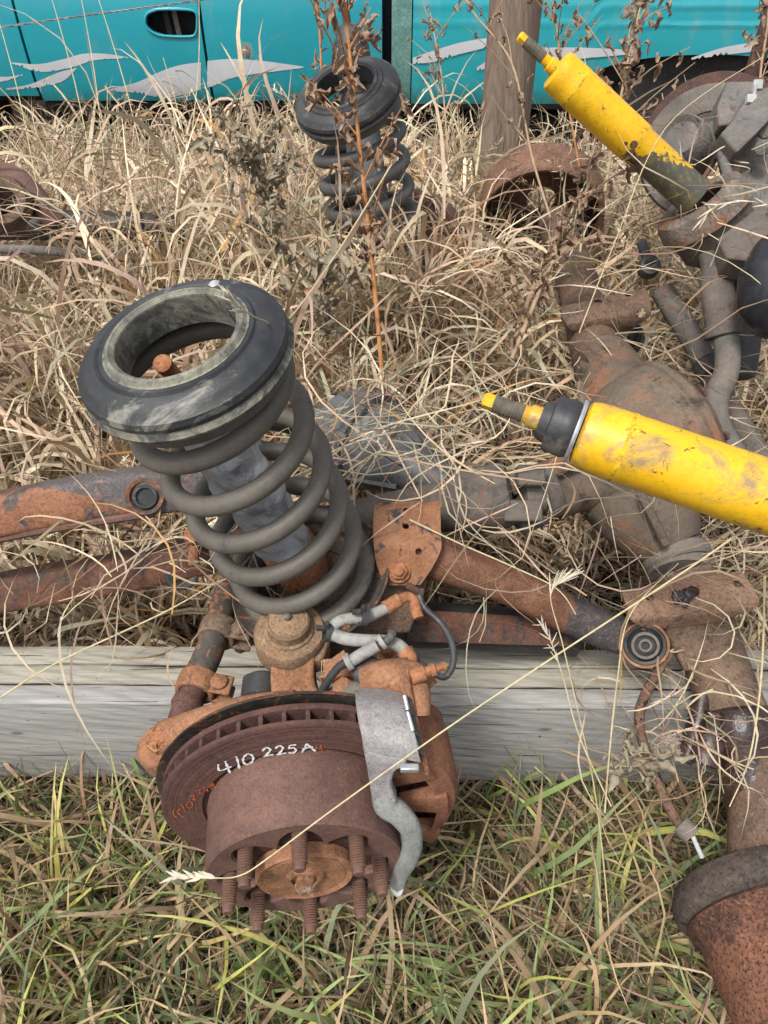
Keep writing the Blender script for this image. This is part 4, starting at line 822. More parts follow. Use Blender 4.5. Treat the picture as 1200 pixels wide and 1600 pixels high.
# ================================================================== UPPER RIGHT: knuckle scrap, seat ring, bars
kx = thing('knuckle_assembly', A(1130, 330, 1.45), 'dusty grey steering knuckle pile with a rusty seat ring at the upper right corner', 'axle scrap')
RCg = A(1095, 325, 1.27); rax = (yax2 * -1 + Vector((-.1, .1, .5))).normalized()
g = G().lathe([(.042, .000), (.046, .008), (.062, .010), (.074, .004), (.078, -.008), (.080, -.03), (.072, -.034), (.066, -.012), (.046, -.006)], A(1092, 318, 1.27), rax, 72, closed=True, wob=.03)
g.build('seat_ring', 'ring_rust', kx, sharp=30, label='rusty dished ring round the yellow shock foot')
g = G().lathe([(.05, -.10), (.066, -.08), (.070, -.034), (.05, -.03)], A(1092, 318, 1.27), rax, 48); g.build('seat_base', 'grey_iron', kx)
# big grey knuckle plate on the right
g = G().slab([A(1150, 300, 1.30), A(1128, 215, 1.33), A(1175, 140, 1.36), A(1260, 120, 1.36), A(1290, 330, 1.30), A(1225, 375, 1.27), A(1150, 385, 1.26), A(1120, 355, 1.28)], Vector((.02, .08, -.04))); g.build('knuckle_plate', 'knuckle_grey', kx, bev=.012, seg=3)
g = G().slab([A(1126, 208, 1.27), A(1184, 150, 1.28), A(1215, 175, 1.24), A(1152, 238, 1.235)], Vector((.01, .05, -.045))); g.build('knuckle_arm', 'knuckle_grey', kx, bev=.005, seg=3)
g = G().slab([A(1122, 165, 1.40), A(1136, 126, 1.44), A(1182, 126, 1.43), A(1172, 166, 1.39), A(1160, 190, 1.38), A(1124, 196, 1.38)], Vector((.01, .06, -.06))); g.build('caliper_block', 'knuckle_grey', kx, bev=.006, seg=3)
g = G().slab([A(1121, 372, 1.22), A(1190, 318, 1.20), A(1250, 345, 1.17), A(1200, 410, 1.16), A(1136, 402, 1.18)], Vector((.01, .03, -.05))); g.build('lower_block', 'grey_iron', kx, bev=.004)
g = G().slab([A(1160, 300, 1.255), A(1190, 280, 1.255), A(1195, 335, 1.24), A(1165, 350, 1.24)], Vector((0, .02, -.02))); g.build('plate_pad', 'knuckle_grey', kx, bev=.006)
for (u, v) in ((1190, 232), (1196, 205)):
    p = A(u, v, 1.262); g = G().lathe([(.013, -.01), (.013, .004), (.010, .007), (.002, .008)], p, TOCAM(p), 20); g.build('bolt_head', 'knuckle_grey', kx)
for (u, v, d, r_) in ((1150, 265, 1.28, .008), (1172, 300, 1.27, .006), (1165, 205, 1.30, .007), (1140, 335, 1.25, .006)):
    p = A(u, v, d); G().hexnut(p, TOCAM(p), r_, .012).build('bolt_head', 'rust_dark', kx, bev=.0006)
G().tube([A(1128, 240, 1.30), A(1140, 290, 1.26), A(1135, 340, 1.25)], .009, 12, 4).build('casting_rib', 'knuckle_grey', kx)
G().tube([A(1150, 190, 1.32), A(1110, 262, 1.36), A(1085, 300, 1.36)], .005, 8, 5).build('brake_line', 'rust_brown', kx)
g = G().lathe([(.03, -.08), (.045, -.07), (.05, -.01), (.044, .02), (.038, .03), (.03, .02), (.01, .02)], A(1068, 222, 1.42), Vector((-.5, -.5, .55)), 40); g.build('piston_housing', 'knuckle_grey', kx, sharp=35)
g = G().tube([A(1085, 235, 1.42), A(1110, 215, 1.45), A(1140, 200, 1.42)], [.03, .026, .03], 18, 3); g.build('casting_neck', 'steel_dust', kx)
G().lathe([(.08, -.004), (.150, -.004), (.153, 0), (.150, .006), (.08, .006)], A(1110, 230, 1.62), Vector((-.35, -.75, .45)), 72, closed=True).build('brake_disc', 'rust_dark', kx, label='maroon disc edge behind the grey castings')
G().lathe([(.08, -.004), (.132, -.004), (.135, 0), (.132, .006), (.08, .006)], A(1105, 238, 1.56), Vector((-.35, -.75, .45)), 72, closed=True).build('dust_shield', 'steel_dust', kx)
g = G().box(A(1183, 134, 1.36), (.0085, 0, 0), (0, .004, -.004), (0, .004, .007)); g.box(A(1173, 156, 1.35), (.0085, 0, 0), (0, .004, -.004), (0, .004, .006)); g.box(A(1178, 145, 1.36), (.003, 0, 0), (0, .003, -.003), (0, .004, .012)); g.build('white_clip', 'white_clip', kx, bev=.001)
# vertical link under the seat + dark elbow
g = G().tube([A(1108, 395, 1.26), A(1114, 430, 1.26)], .018, 18, 1); g.tube([A(1116, 425, 1.26), A(1122, 462, 1.255), A(1129, 512, 1.25)], [.026, .027, .027], 22, 2); g.tube([A(1128, 508, 1.25), A(1131, 526, 1.25)], .031, 22, 1)
sb = thing('stabilizer_bar', A(1130, 560, 1.24), 'charcoal bent stabilizer bar curving down behind the big yellow shock', 'steel bar'); g.build('bar_sleeve', 'grey_iron', sb, bev=.002)
g = G().tube([A(1131, 520, 1.25), A(1137, 550, 1.24), A(1134, 585, 1.235), A(1119, 622, 1.23), A(1122, 665, 1.22), A(1150, 715, 1.21), A(1185, 770, 1.20), A(1215, 830, 1.20)], .0205, 20, 6); g.build('bent_bar', 'steel_dust', sb)
tb = thing('black_tube', A(1090, 520, 1.4), 'straight dusty black tube lying in dead grass left of the stabilizer bar', 'steel tube')
G().tube([A(1035, 455, 1.42), A(1085, 535, 1.38), A(1125, 612, 1.36), A(1165, 680, 1.34), A(1240, 800, 1.3)], .022, 18, 3).build('tube', 'grey_iron', tb)
G().lathe([(.018, 0), (.026, .004), (.026, .03), (.018, .034)], A(1100, 560, 1.365), dirn(A(1085, 535, 1.38), A(1125, 612, 1.36)), 24).build('tube_collar', 'rubber_black', tb)
bs = thing('black_bushing', A(1018, 413, 1.42), 'small round black rubber bushing below the rusty seat ring', 'bushing')
p = A(1016, 414, 1.40); g = G().lathe([(.006, .0), (.012, .004), (.018, .003), (.021, -.003), (.021, -.02), (.016, -.024)], p, Vector((-.1, -.6, .6)), 30); g.build('rubber_bush', 'rubber_black', bs)
G().tube([p, A(1008, 395, 1.43), A(1003, 380, 1.46)], .010, 12, 3).build('link_rod', 'rubber_black', bs)
rb = thing('rubber_cup', A(982, 522, 1.45), 'ribbed black rubber cup lying under the farther spring perch', 'rubber cup')
p = A(982, 524, 1.44); g = G().lathe([(.006, .0), (.010, .004), (.016, .0), (.020, .005), (.025, .0), (.030, .004), (.034, -.004), (.034, -.03)], p, Vector((0, -.5, .75)), 40); g.build('cup', 'rubber_black', rb, sharp=60)
ab = thing('black_air_bag', A(1190, 430, 1.2), 'glossy black plastic casing at the right edge below the grey castings', 'casing')
g = G().tube([A(1215, 380, 1.15), A(1212, 430, 1.14), A(1200, 480, 1.15), A(1215, 520, 1.16)], [.03, .055, .045, .02], 22, 5); g.build('casing', crust('gloss_black', [(.012, .013, .016), (.02, .022, .026), (.035, .037, .042)], 12, rough=.28, bs=.3, fine=40, pits=.1, spec=.6), ab)
bc = thing('dark_cylinder', A(1165, 520, 1.35), 'dark painted cylinder upright between the stabilizer bar and the casing', 'cylinder')
g = G().tube([A(1150, 420, 1.40), A(1160, 500, 1.38), A(1150, 590, 1.38)], [.036, .036, .034], 22, 3); g.build('cylinder_body', 'black_paint', bc)
bp = thing('rusty_pipe', AY(1147, 170, 2.9), 'brown steel pipe standing upright in front of the truck bed at the right', 'pipe')
q = AY(1146, 210, 2.7); G().tube([(q.x + .005, q.y, GZ), (q.x - .0, q.y, .8), (q.x + .01, q.y, AY(1150, 8, 2.7).z)], .026, 20, 1).build('pipe_body', 'rust_dark', bp, bev=.003)

# ================================================================== UPPER LEFT scrap
ul = thing('scrap_axle', A(60, 340, 1.75), 'rusty bracket and dark tube half buried in grass at the left edge', 'axle scrap')
g = G().tube([A(-200, 352, 1.75), A(0, 352, 1.75), A(150, 352, 1.76), A(290, 358, 1.8)], .034, 22, 3); g.build('tube', 'black_paint', ul)
g = G().strap([(A(-80, 262, 1.72), A(-60, 300, 1.66)), (A(0, 252, 1.72), A(20, 300, 1.66)), (A(40, 268, 1.72), A(70, 305, 1.67)), (A(72, 300, 1.74), A(100, 340, 1.7))], .05, 3); g.build('bracket', 'rust_hat', ul, bev=.006)
g = G().lathe([(.03, -.03), (.055, -.03), (.058, 0), (.052, .01), (.03, .004)], A(5, 315, 1.64), Vector((.1, -.7, .6)), 36, closed=True); g.build('bushing_ring', 'rust_brown', ul)
G().tube([A(-100, 388, 1.62), A(40, 390, 1.62), A(120, 396, 1.63), A(210, 404, 1.66)], .010, 14, 3).build('thin_pipe', 'knuckle_grey', ul)

# ================================================================== POST AND WIRE
pp = AY(806, 0, 2.6); post = thing('wooden_post', (pp.x, 2.6, GZ), 'round weathered wooden fence post standing in the grass before the truck', 'post')
g = G(); rows = []
for i in range(40):
    z = -.1 + i * 1.75 / 39; row = []
    for k in range(36):
        a = 2 * pi * k / 36; rr = .077 + .0018 * sin(5 * a + 1) + .0012 * sin(11 * a + z * 2) - (.006 if abs(a - 4.55) < .06 else 0)
        row.append((pp.x + rr * cos(a) + .004 * sin(z * 3), 2.6 + rr * sin(a), GZ + z))
    rows.append(row)
g.quads(rows); g.build('post_shaft', 'post', post, sharp=35)
W0, W1 = AY(-700, 150, 2.6), Vector((pp.x, 2.515, 1.245)); Wm = [AY(0, 43, 2.6), AY(300, 2, 2.6)]
wr = thing('fence_wire', W1, 'twisted two strand fence wire crossing in front of the teal door', 'wire')
base = smooth([W0, Wm[0], Wm[1], W1], 60)
for s_ in (0, pi):
    P = []
    for i, p in enumerate(base):
        P.append(p + Vector((0, cos(i * 1.05 + s_) * .0019, sin(i * 1.05 + s_) * .0019)))
    G().tube(P, .0016, 6, 2).build('strand', 'galv_wire', wr)

# ================================================================== TRUCK
TY = 3.7
tk = thing('pickup_truck', (0, TY + .9, GZ), 'teal pickup truck with silver wave graphics parked behind the tall grass', 'truck')
def yside(z):    # body side section
    if z > 1.12: return TY + .02 + (z - 1.12) * .25
    q = (z - .86) / .30; yb_ = TY + .035 * q * q
    if z < .68: yb_ += (.68 - z) ** 2 * 1.6
    return yb_
def panel(name, x0, x1, zb, zt, mat, lab=None, nx=30, nz=26, hole=None, th=.03, ribs=None):
    rows = []
    for i in range(nx + 1):
        x = x0 + (x1 - x0) * i / nx; b0 = zb(x) if callable(zb) else zb; fr = []; bk = []
        for k in range(nz + 1):
            z = b0 + (zt - b0) * k / nz; y = yside(z) + (ribs(z) if ribs else 0)
            fr.append((x, y, z)); bk.append((x, y + th, z))
        rows.append(fr + bk[::-1])
    return G().quads(rows).build(name, mat, tk, label=lab, sharp=30, holes=hole)
x1g, x2g, x3g = AY(318, 60, TY).x, AY(597, 60, TY).x, AY(612, 60, TY).x
hp = [AY(*q, TY - .1) for q in ((232, 20), (246, 15), (290, 15), (306, 20), (308, 36), (306, 52), (296, 57), (256, 56), (238, 50), (228, 40), (227, 28))]
hole = G().slab([Vector((p.x * TY / (TY - .1), TY - .1, CH + (p.z - CH) * TY / (TY - .1))) for p in hp], Vector((0, .2, 0)))
SILL = .585
panel('front_door', -1.55, x1g - .006, SILL + .03, 1.12, 'teal', hole=[hole])
panel('front_fender', -2.7, -1.562, SILL + .05, 1.12, 'teal')
panel('rear_door', x1g + .006, x2g, SILL + .03, 1.12, 'teal')
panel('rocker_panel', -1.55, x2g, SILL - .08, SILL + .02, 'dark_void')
def bedbot(x):
    d = abs(x - 1.42); return .60 if d > .54 else .60 + math.sqrt(max(0, 1 - (d / .54) ** 2)) ** .5 * .20
def ribf(z): return -.003 * (1 if .965 < z < .985 or .90 < z < .915 else 0)
panel('bed_side', x3g + .09, 2.9, bedbot, 1.12, 'teal_bed', nx=70, nz=40, ribs=ribf)
panel('bed_edge', x3g, x3g + .085, .60, 1.12, 'teal_edge', nx=3)
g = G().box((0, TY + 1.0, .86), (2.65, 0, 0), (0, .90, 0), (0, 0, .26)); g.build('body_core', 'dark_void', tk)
# inner parts seen through the handle opening
for (u, m_) in ((262, 'dark_void'), (276, 'arm_paint')):
    p = AY(u, 36, TY + .04); G().box(p, (.010, 0, .004), (0, .003, 0), (-.004, 0, .055)).build('latch_rod', m_, tk)
rim = [Vector((p.x * TY / (TY - .1), 0, CH + (p.z - CH) * TY / (TY - .1))) for p in hp]; rim = [Vector((p.x, yside(p.z) - .002, p.z)) for p in rim]
G().tube(rim + [rim[0], rim[1]], .0055, 8, 3).build('handle_rim', 'teal', tk)
# cab glass, roof, wheels
def block(name, x0, x1, z0, z1, mat, y0=TY + .06, y1=TY + 1.9, tp=.0):
    g = G().quads([[(x0, y0, z0), (x1, y0, z0), (x1, y1, z0), (x0, y1, z0)], [(x0 + tp, y0 + .12, z1), (x1 - tp * .2, y0 + .12, z1), (x1 - tp * .2, y1 - .12, z1), (x0 + tp, y1 - .12, z1)]]); return g.build(name, mat, tk, bev=.02)
block('cab_glass', -1.75, x2g - .03, 1.122, 1.55, 'glass_dark', tp=.35); block('cab_roof', -1.42, x2g - .1, 1.552, 1.66, 'teal', y0=TY + .16, y1=TY + 1.8, tp=.08)
block('bed_rail', x3g, 2.9, 1.122, 1.16, 'teal_bed', y0=TY + .03, y1=TY + .12); block('hood', -2.7, -1.76, 1.122, 1.17, 'teal')
wheel = None
for x in (1.42, -2.2):
    c_ = Vector((x, TY + .06, GZ + .40)); g = G().lathe([(.2, 0), (.33, -.01), (.375, .0), (.395, .03), (.395, .19), (.375, .22), (.2, .22)], c_, (0, 1, 0), 64, closed=True)
    wh = g.build('wheel_tyre', 'tyre', tk); G().lathe([(.02, .03), (.16, .04), (.19, .02), (.205, .01), (.205, .2)], c_, (0, 1, 0), 40, cap=False).build('wheel_rim', 'steel_dust', wh)
g = G().tube([(-1.5, TY + .25, .46), (2.4, TY + .25, .46)], .06, 12, 1, sq=5); g.build('frame_rail', 'dark_void', tk)
# silver graphics: thin film on the panels
def wave(name, top, bot, dy=.0015):
    n = 60; rows = [[], [], [], []]; T_ = smooth([Vector((u, v, 0)) for u, v in top], 12); B_ = smooth([Vector((u, v, 0)) for u, v in bot], 12); m = min(len(T_), len(B_)) 
    Tt, Bb = [], []
    for i in range(m):
        jag = (random.random() ** 3) * 5 if i % 2 else 0
        for (lst, q, j) in ((Tt, T_[i], 0), (Bb, B_[i], jag)):
            p = AY(q.x, q.y - j, TY); y = yside(p.z); p = AY(q.x, q.y - j, y); lst.append(Vector((p.x, yside(p.z), p.z)))
    rows = []
    for k in range(7):
        row = []
        for a, b_ in zip(Tt, Bb):
            p = a.lerp(b_, k / 6); row.append((p.x, yside(p.z) - dy, p.z))
        rows.append(row)
    return G().quads(rows, closed=False).build(name, 'decal', tk, sharp=80)
wave('wave_graphic', [(16, 97), (60, 100), (100, 92), (130, 84), (165, 84), (205, 90)], [(16, 98), (50, 110), (75, 112), (110, 106), (150, 94), (205, 91)])
wave('wave_graphic', [(-60, 122), (-20, 118), (10, 120), (36, 116)], [(-60, 130), (-20, 130), (10, 126), (36, 118)])
wave('wave_graphic', [(10, 138), (45, 132), (75, 120), (95, 112), (120, 106)], [(10, 141), (50, 138), (75, 134), (100, 126), (120, 107)])
wave('wave_graphic', [(170, 140), (215, 128), (250, 112), (280, 102), (314, 97)], [(170, 142), (215, 146), (250, 152), (280, 150), (314, 140)])
wave('wave_graphic', [(324, 95), (360, 92), (400, 94), (440, 99), (474, 104)], [(324, 138), (345, 130), (370, 120), (410, 114), (474, 106)])
wave('wave_graphic', [(645, 90), (680, 78), (720, 66), (770, 58), (800, 56)], [(645, 100), (680, 96), (720, 84), (770, 72), (800, 66)], .004)
wave('wave_graphic', [(745, 105), (775, 88), (820, 76), (900, 74), (990, 78)], [(745, 110), (775, 108), (820, 96), (900, 92), (990, 84)], .004)
wave('wave_graphic', [(1080, 90), (1130, 74), (1180, 66), (1260, 60)], [(1080, 93), (1130, 86), (1180, 80), (1260, 72)], .004)
# ================================================================== GRASS
def H(x, y):
    """height of the grass canopy over the ground"""
    h = np.interp(y, [.7, .80, 1.0, 1.2, 1.45, 1.9, 2.6, 3.4], [.28, .32, .42, .60, .74, .72, .55, .44])
    rt = np.clip((x - .10) / .15, 0, 1) * np.clip((1.32 - y) / .25, 0, 1); h = h * (1 - .55 * rt)
    lf = np.clip((-.15 - x) / .15, 0, 1) * np.clip((1.1 - y) / .3, 0, 1); h = h * (1 - .1 * lf)
    rt2 = np.clip((x - .45) / .2, 0, 1) * np.clip((2.0 - y) / .4, 0, 1); h = h * (1 - .40 * rt2)
    far = np.clip((x - .45) / .3, 0, 1) * np.clip((y - 1.8) / .4, 0, 1); h = h * (1 - .12 * far)
    for gx_, gy_, r_, a_ in ((.41, 1.84, .22, .50), (.40, 1.24, .16, .45), (.46, 1.02, .16, .40), (-.95, 1.55, .38, .30)):
        h = h * (1 - a_ * np.exp(-((x - gx_) ** 2 + (y - gy_) ** 2) / r_ ** 2))
    return h
def blades(name, root, L, W, az, el, droop, curl, tone, mat='blade', segs=7, zmin=GZ + .004, parent=None):
    n = len(L); s = np.linspace(0, 1, segs + 1)
    wob = rng.normal(0, .35, (n, 1)) * np.sin(s[None, :] * rng.uniform(3, 9, (n, 1)))
    E = el[:, None] - droop[:, None] * s[None, :] ** 1.4 + wob * .5
    Z = az[:, None] + curl[:, None] * s[None, :] ** 1.3 + wob * .6
    d = np.stack([np.cos(E) * np.cos(Z), np.cos(E) * np.sin(Z), np.sin(E)], -1)
    stepv = d * (L / segs)[:, None, None]; P = np.zeros((n, segs + 1, 3)); P[:, 1:] = np.cumsum(stepv[:, :-1], 1); P += root[:, None, :]
    P[..., 2] = np.maximum(P[..., 2], zmin + rng.uniform(0, .03, (n, 1)))
    side = np.stack([-np.sin(Z), np.cos(Z), np.zeros_like(Z)], -1); nor = np.cross(d, side)
    tw = rng.uniform(-1.1, 1.1, (n, 1)) + rng.normal(0, 1.1, (n, 1)) * s[None, :]
    sd = side * np.cos(tw)[..., None] + nor * np.sin(tw)[..., None]
    wp = np.minimum(1, .45 + s * 3) * (1 - s ** 2.6) ** .8 + .03
    hw = (W[:, None] * wp[None, :] * .5)[..., None]
    V = np.stack([P - sd * hw, P + sd * hw], 2).reshape(-1, 3)
    b0 = (np.arange(n) * (segs + 1) * 2)[:, None] + (np.arange(segs) * 2)[None, :]
    Fq = np.stack([b0, b0 + 1, b0 + 3, b0 + 2], -1).reshape(-1, 4)
    me = bpy.data.meshes.new(name); me.vertices.add(len(V)); me.vertices.foreach_set('co', V.astype(np.float32).ravel())
    nf = len(Fq); me.loops.add(nf * 4); me.loops.foreach_set('vertex_index', Fq.astype(np.int32).ravel())
    me.polygons.add(nf); me.polygons.foreach_set('loop_start', (np.arange(nf) * 4).astype(np.int32)); me.polygons.foreach_set('use_smooth', np.ones(nf, bool))
    me.update(calc_edges=True)
    at = me.attributes.new('tone', 'FLOAT_COLOR', 'POINT'); tc = np.ones((n, segs + 1, 2, 4))
    tc[..., :3] = tone[:, None, None, :]; 
    tipc = np.array([.50, .38, .24]); k = (s ** 2)[None, :, None, None] * .35; tc[..., :3] = tc[..., :3] * (1 - k) + tipc * k
    at.data.foreach_set('color', tc.astype(np.float32).ravel())
    me.materials.append(M[mat]); o = bpy.data.objects.new(name, me); COL.objects.link(o)
    return o
DRY = np.array([(.60, .48, .34), (.68, .59, .45), (.50, .37, .26), (.50, .35, .29), (.28, .17, .11), (.36, .37, .26), (.58, .33, .11), (.64, .57, .43), (.42, .31, .24)])
DW = np.array([.27, .25, .15, .06, .09, .06, .02, .09, .06])
GRN = np.array([(.14, .24, .08), (.23, .33, .10), (.46, .50, .12), (.50, .38, .21), (.36, .24, .15), (.17, .23, .13), (.60, .50, .31), (.22, .13, .085)])
GW = np.array([.15, .14, .07, .18, .17, .10, .09, .10])
DRY = np.clip(DRY * np.array([1.15, 1.12, 1.04]), 0, .82)
def tones(pal, wts, n):
    t_ = pal[rng.choice(len(pal), n, p=wts / wts.sum())]; return np.clip(t_ * rng.uniform(.75, 1.2, (n, 1)) * rng.normal(1, .04, (n, 3)), .01, .9)
# keep-out: hardware footprints (x, y, radius) and the height above which a blade may not start there
def field(n, ypow):
    u = rng.uniform(0, 1, n); y = .78 + (3.66 - .78) * u ** ypow; x = rng.uniform(-1, 1, n) * (.72 * y + .42); return x, y
def clear(x, y):
    ok = np.ones(len(x), bool)
    ok &= ~((y < 1.0) & (np.hypot(x + .1, y - .68) < .17))                 # near strut
    ok &= ~((np.hypot(x - .45, y - 1.0) < .20) & (rng.uniform(0, 1, len(x)) < .9))   # differential
    ok &= ~((x > .10) & (x < .48) & (y < 1.0) & (y > .74) & (rng.uniform(0, 1, len(x)) < .97))       # void under the arm
    ok &= ~((np.hypot(x - pp.x, y - 2.6) < .09))
    ok &= ~((np.hypot(x + .01, y - 1.54) < .11))
    ok &= ~((x > .5) & (y < 1.75) & (y > 1.15) & (rng.uniform(0, 1, len(x)) < .45))
    return ok
# leaves of the standing dead grass
cx_, cy_ = field(2300, 1.0); nc = len(cx_); k_ = rng.choice(nc, 62000, p=(lambda q: q / q.sum())(rng.gamma(1.6, 1, nc)))
x = cx_[k_] + rng.normal(0, .026, len(k_)); y = cy_[k_] + rng.normal(0, .026, len(k_)); ok = clear(x, y) & (y > .775); x, y, k_ = x[ok], y[ok], k_[ok]; n = len(x)
ch_ = rng.normal(1, .14, nc)[k_]; caz = rng.uniform(0, 2 * pi, nc)[k_]; ctone = rng.uniform(.62, 1.22, nc)[k_]; cpal = rng.choice(len(DRY), nc, p=DW / DW.sum())[k_]
h = H(x, y) * np.clip(ch_, .6, 1.35) * rng.uniform(.85, 1.08, n); lv = rng.uniform(0, 1, n) ** .7
z0 = GZ + lv * (h - .10)
L = rng.uniform(.12, .38, n) * np.clip(h / .5, .6, 1.2); 
tn = tones(DRY, DW, n); tn = np.where((rng.uniform(0, 1, n) < .45)[:, None], DRY[cpal] * rng.uniform(.85, 1.1, (n, 1)), tn) * ctone[:, None]
o = blades('dead_grass', np.stack([x, y, z0], 1), L, rng.gamma(4, .0017, n).clip(.003, .0125), caz + rng.normal(0, 1.2, n), rng.normal(1.05, .28, n), rng.gamma(3.0, .75, n), rng.normal(0, 1.4, n), tn); o['kind'] = 'stuff'
# long upright stems
x, y = field(7500, 1.15); ok = clear(x, y) & (y > 1.0); x, y = x[ok], y[ok]; n = len(x); h = H(x, y)
o = blades('grass_stems', np.stack([x, y, np.full(n, GZ)], 1), h * rng.uniform(.9, 1.35, n), rng.uniform(.0018, .0032, n), rng.uniform(0, 2 * pi, n), rng.normal(1.42, .12, n), rng.gamma(2, .22, n), rng.normal(0, .4, n), tones(DRY, DW, n), segs=6); o['kind'] = 'stuff'
# seed heads nodding over the canopy: many small scales round each stalk tip
x, y = field(420, .8); ok = (y > 1.35) & clear(x, y); x, y = x[ok], y[ok]; ns = len(x); zt = GZ + H(x, y) * rng.uniform(1.0, 1.32, ns); aa = rng.uniform(0, 2 * pi, ns)
m_ = 22; q = np.linspace(0, 1, m_)[None, :]; px = x[:, None] + np.cos(aa)[:, None] * q * .05; py = y[:, None] + np.sin(aa)[:, None] * q * .05; pz_ = zt[:, None] + q * .085 - q ** 2 * .035
rt_ = np.stack([px, py, pz_], -1).reshape(-1, 3) + rng.normal(0, .002, (ns * m_, 3)); n = len(rt_)
o = blades('seed_heads', rt_, rng.uniform(.010, .020, n), rng.uniform(.0018, .0034, n), np.repeat(aa, m_) + rng.normal(0, 1.0, n), rng.normal(.9, .5, n), rng.uniform(0, .8, n), rng.normal(0, .4, n), np.repeat(tones(DRY[:4], DW[:4], ns), m_, 0), segs=2); o['kind'] = 'stuff'
o = blades('seed_stems', np.stack([x, y, zt - .30], 1), np.full(ns, .31), np.full(ns, .0022), aa, np.full(ns, 1.5), np.full(ns, .25), np.zeros(ns), tones(DRY, DW, ns), segs=5); o['kind'] = 'stuff'
# thatch lying at the bottom
n = 14000; y = rng.uniform(.74, 2.6, n); x = rng.uniform(-1, 1, n) * (.66 * y + .25); ok = ~((x > .1) & (x < .48) & (y < 1.0)); x, y = x[ok], y[ok]; n = len(x)
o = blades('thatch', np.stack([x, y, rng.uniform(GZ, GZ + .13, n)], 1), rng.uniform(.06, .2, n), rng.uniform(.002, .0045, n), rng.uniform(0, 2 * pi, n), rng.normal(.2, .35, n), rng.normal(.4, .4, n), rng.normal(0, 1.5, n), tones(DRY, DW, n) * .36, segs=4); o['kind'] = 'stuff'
# beyond and beside, for other viewpoints
n = 5000; x = rng.uniform(-6, 6, n); y = rng.uniform(-1.5, 9, n); ok = (np.abs(x) > .8 * np.abs(y) + .7) | (y > 5.8); x, y = x[ok], y[ok]; n = len(x)
o = blades('outer_grass', np.stack([x, y, np.full(n, GZ)], 1), rng.uniform(.3, .6, n), rng.uniform(.006, .012, n), rng.uniform(0, 2 * pi, n), rng.normal(1.2, .2, n), rng.gamma(2, .5, n), rng.normal(0, 1, n), tones(DRY, DW, n), segs=5); o['kind'] = 'stuff'
# foreground: lower, greener, matted
n = 24000; x = rng.uniform(-.95, 1.0, n); y = rng.uniform(-.12, .70, n); lay = rng.uniform(0, 1, n)
o = blades('matted_grass', np.stack([x, y, GZ + lay ** 1.5 * .08], 1), rng.uniform(.06, .22, n), rng.uniform(.0018, .0055, n), rng.uniform(0, 2 * pi, n), rng.normal(.45, .35, n), rng.gamma(2.2, .4, n), rng.normal(0, 1.2, n), tones(GRN[3:], GW[3:], n) * .5, segs=5); o['kind'] = 'stuff'
n = 7000; x = rng.uniform(-.9, .95, n); y = rng.uniform(-.1, .645, n); ok = rng.uniform(0, 1, n) < (.35 + .65 * (np.sin(x * 9 + 1) * np.sin(y * 11) > -.1)); x, y = x[ok], y[ok]; n = len(x)
o = blades('green_grass', np.stack([x, y, np.full(n, GZ + .01)], 1), rng.uniform(.12, .40, n), rng.gamma(5, .0013, n).clip(.003, .012), rng.uniform(0, 2 * pi, n), rng.normal(.95, .3, n), rng.gamma(3, .45, n), rng.normal(0, .7, n), tones(GRN[:6], GW[:6], n)); o['kind'] = 'stuff'
# crumbled leaf litter between the blades
n = 5000; x = rng.uniform(-.95, 1.0, n); y = rng.uniform(-.12, .70, n)
o = blades('leaf_litter', np.stack([x, y, GZ + rng.uniform(.02, .09, n)], 1), rng.uniform(.008, .03, n), rng.uniform(.003, .009, n), rng.uniform(0, 2 * pi, n), rng.normal(.2, .4, n), rng.normal(.3, .5, n), rng.normal(0, 1.0, n), tones(DRY[2:5], DW[2:5], n) * .6, segs=3); o['kind'] = 'stuff'
# bright tuft, lower left, and pale dead tufts
def tuft(cx, cy, n, rad, Lr, Wr, pal, wts, name, el=1.0, z=GZ, dr=.5):
    a = rng.uniform(0, 2 * pi, n); r_ = rng.uniform(0, rad, n)
    return blades(name, np.stack([cx + r_ * np.cos(a), cy + r_ * np.sin(a), np.full(n, z)], 1), rng.uniform(*Lr, n), rng.uniform(*Wr, n), a + rng.normal(0, .8, n), rng.normal(el, .25, n), rng.gamma(2.5, dr, n), rng.normal(0, .9, n), tones(pal, wts, n))
YG = np.array([(.50, .50, .12), (.42, .46, .12), (.55, .42, .16), (.50, .30, .20), (.28, .34, .10)])
p = AZ(130, 1500, GZ); o = tuft(p.x, p.y, 120, .14, (.16, .34), (.005, .009), YG, np.ones(5), 'grass_tuft'); tag(o, 'yellow green grass tuft with pinkish blades at the lower left', 'grass tuft', 'bright grass tufts'); 
for (u, v, nn, lab) in ((60, 1560, 110, 'lime green and gold grass tuft in the bottom left corner'), (250, 1440, 60, 'small yellow green tuft left of the wheel studs'), (900, 1540, 60, 'pale tuft of mixed grass left of the near drum'), (560, 1560, 60, 'green tuft at the bottom edge below the disc')):
    p = AZ(u, v, GZ); o = tuft(p.x, p.y, nn, .10, (.14, .32), (.004, .010), YG, np.ones(5), 'grass_tuft'); tag(o, lab, 'grass tuft', 'bright grass tufts')
PT = np.array([(.60, .50, .42), (.66, .57, .44), (.56, .45, .38)])
p = AZ(640, 640, .45); o = tuft(p.x, p.y - .03, 230, .06, (.22, .42), (.005, .009), DRY[:4], DW[:4], 'grass_tuft', 1.25, .50, .95); tag(o, 'pale drooping grass tuft hanging over the shaft right of the nearer spring', 'grass tuft', 'pale drooping tufts')
p = AZ(560, 560, .42); o = tuft(p.x, p.y, 90, .1, (.2, .38), (.004, .008), DRY, DW, 'grass_tuft', 1.2, .35, .8); tag(o, 'straw tuft rising at the foot of the tall orange weed', 'grass tuft', 'pale drooping tufts')
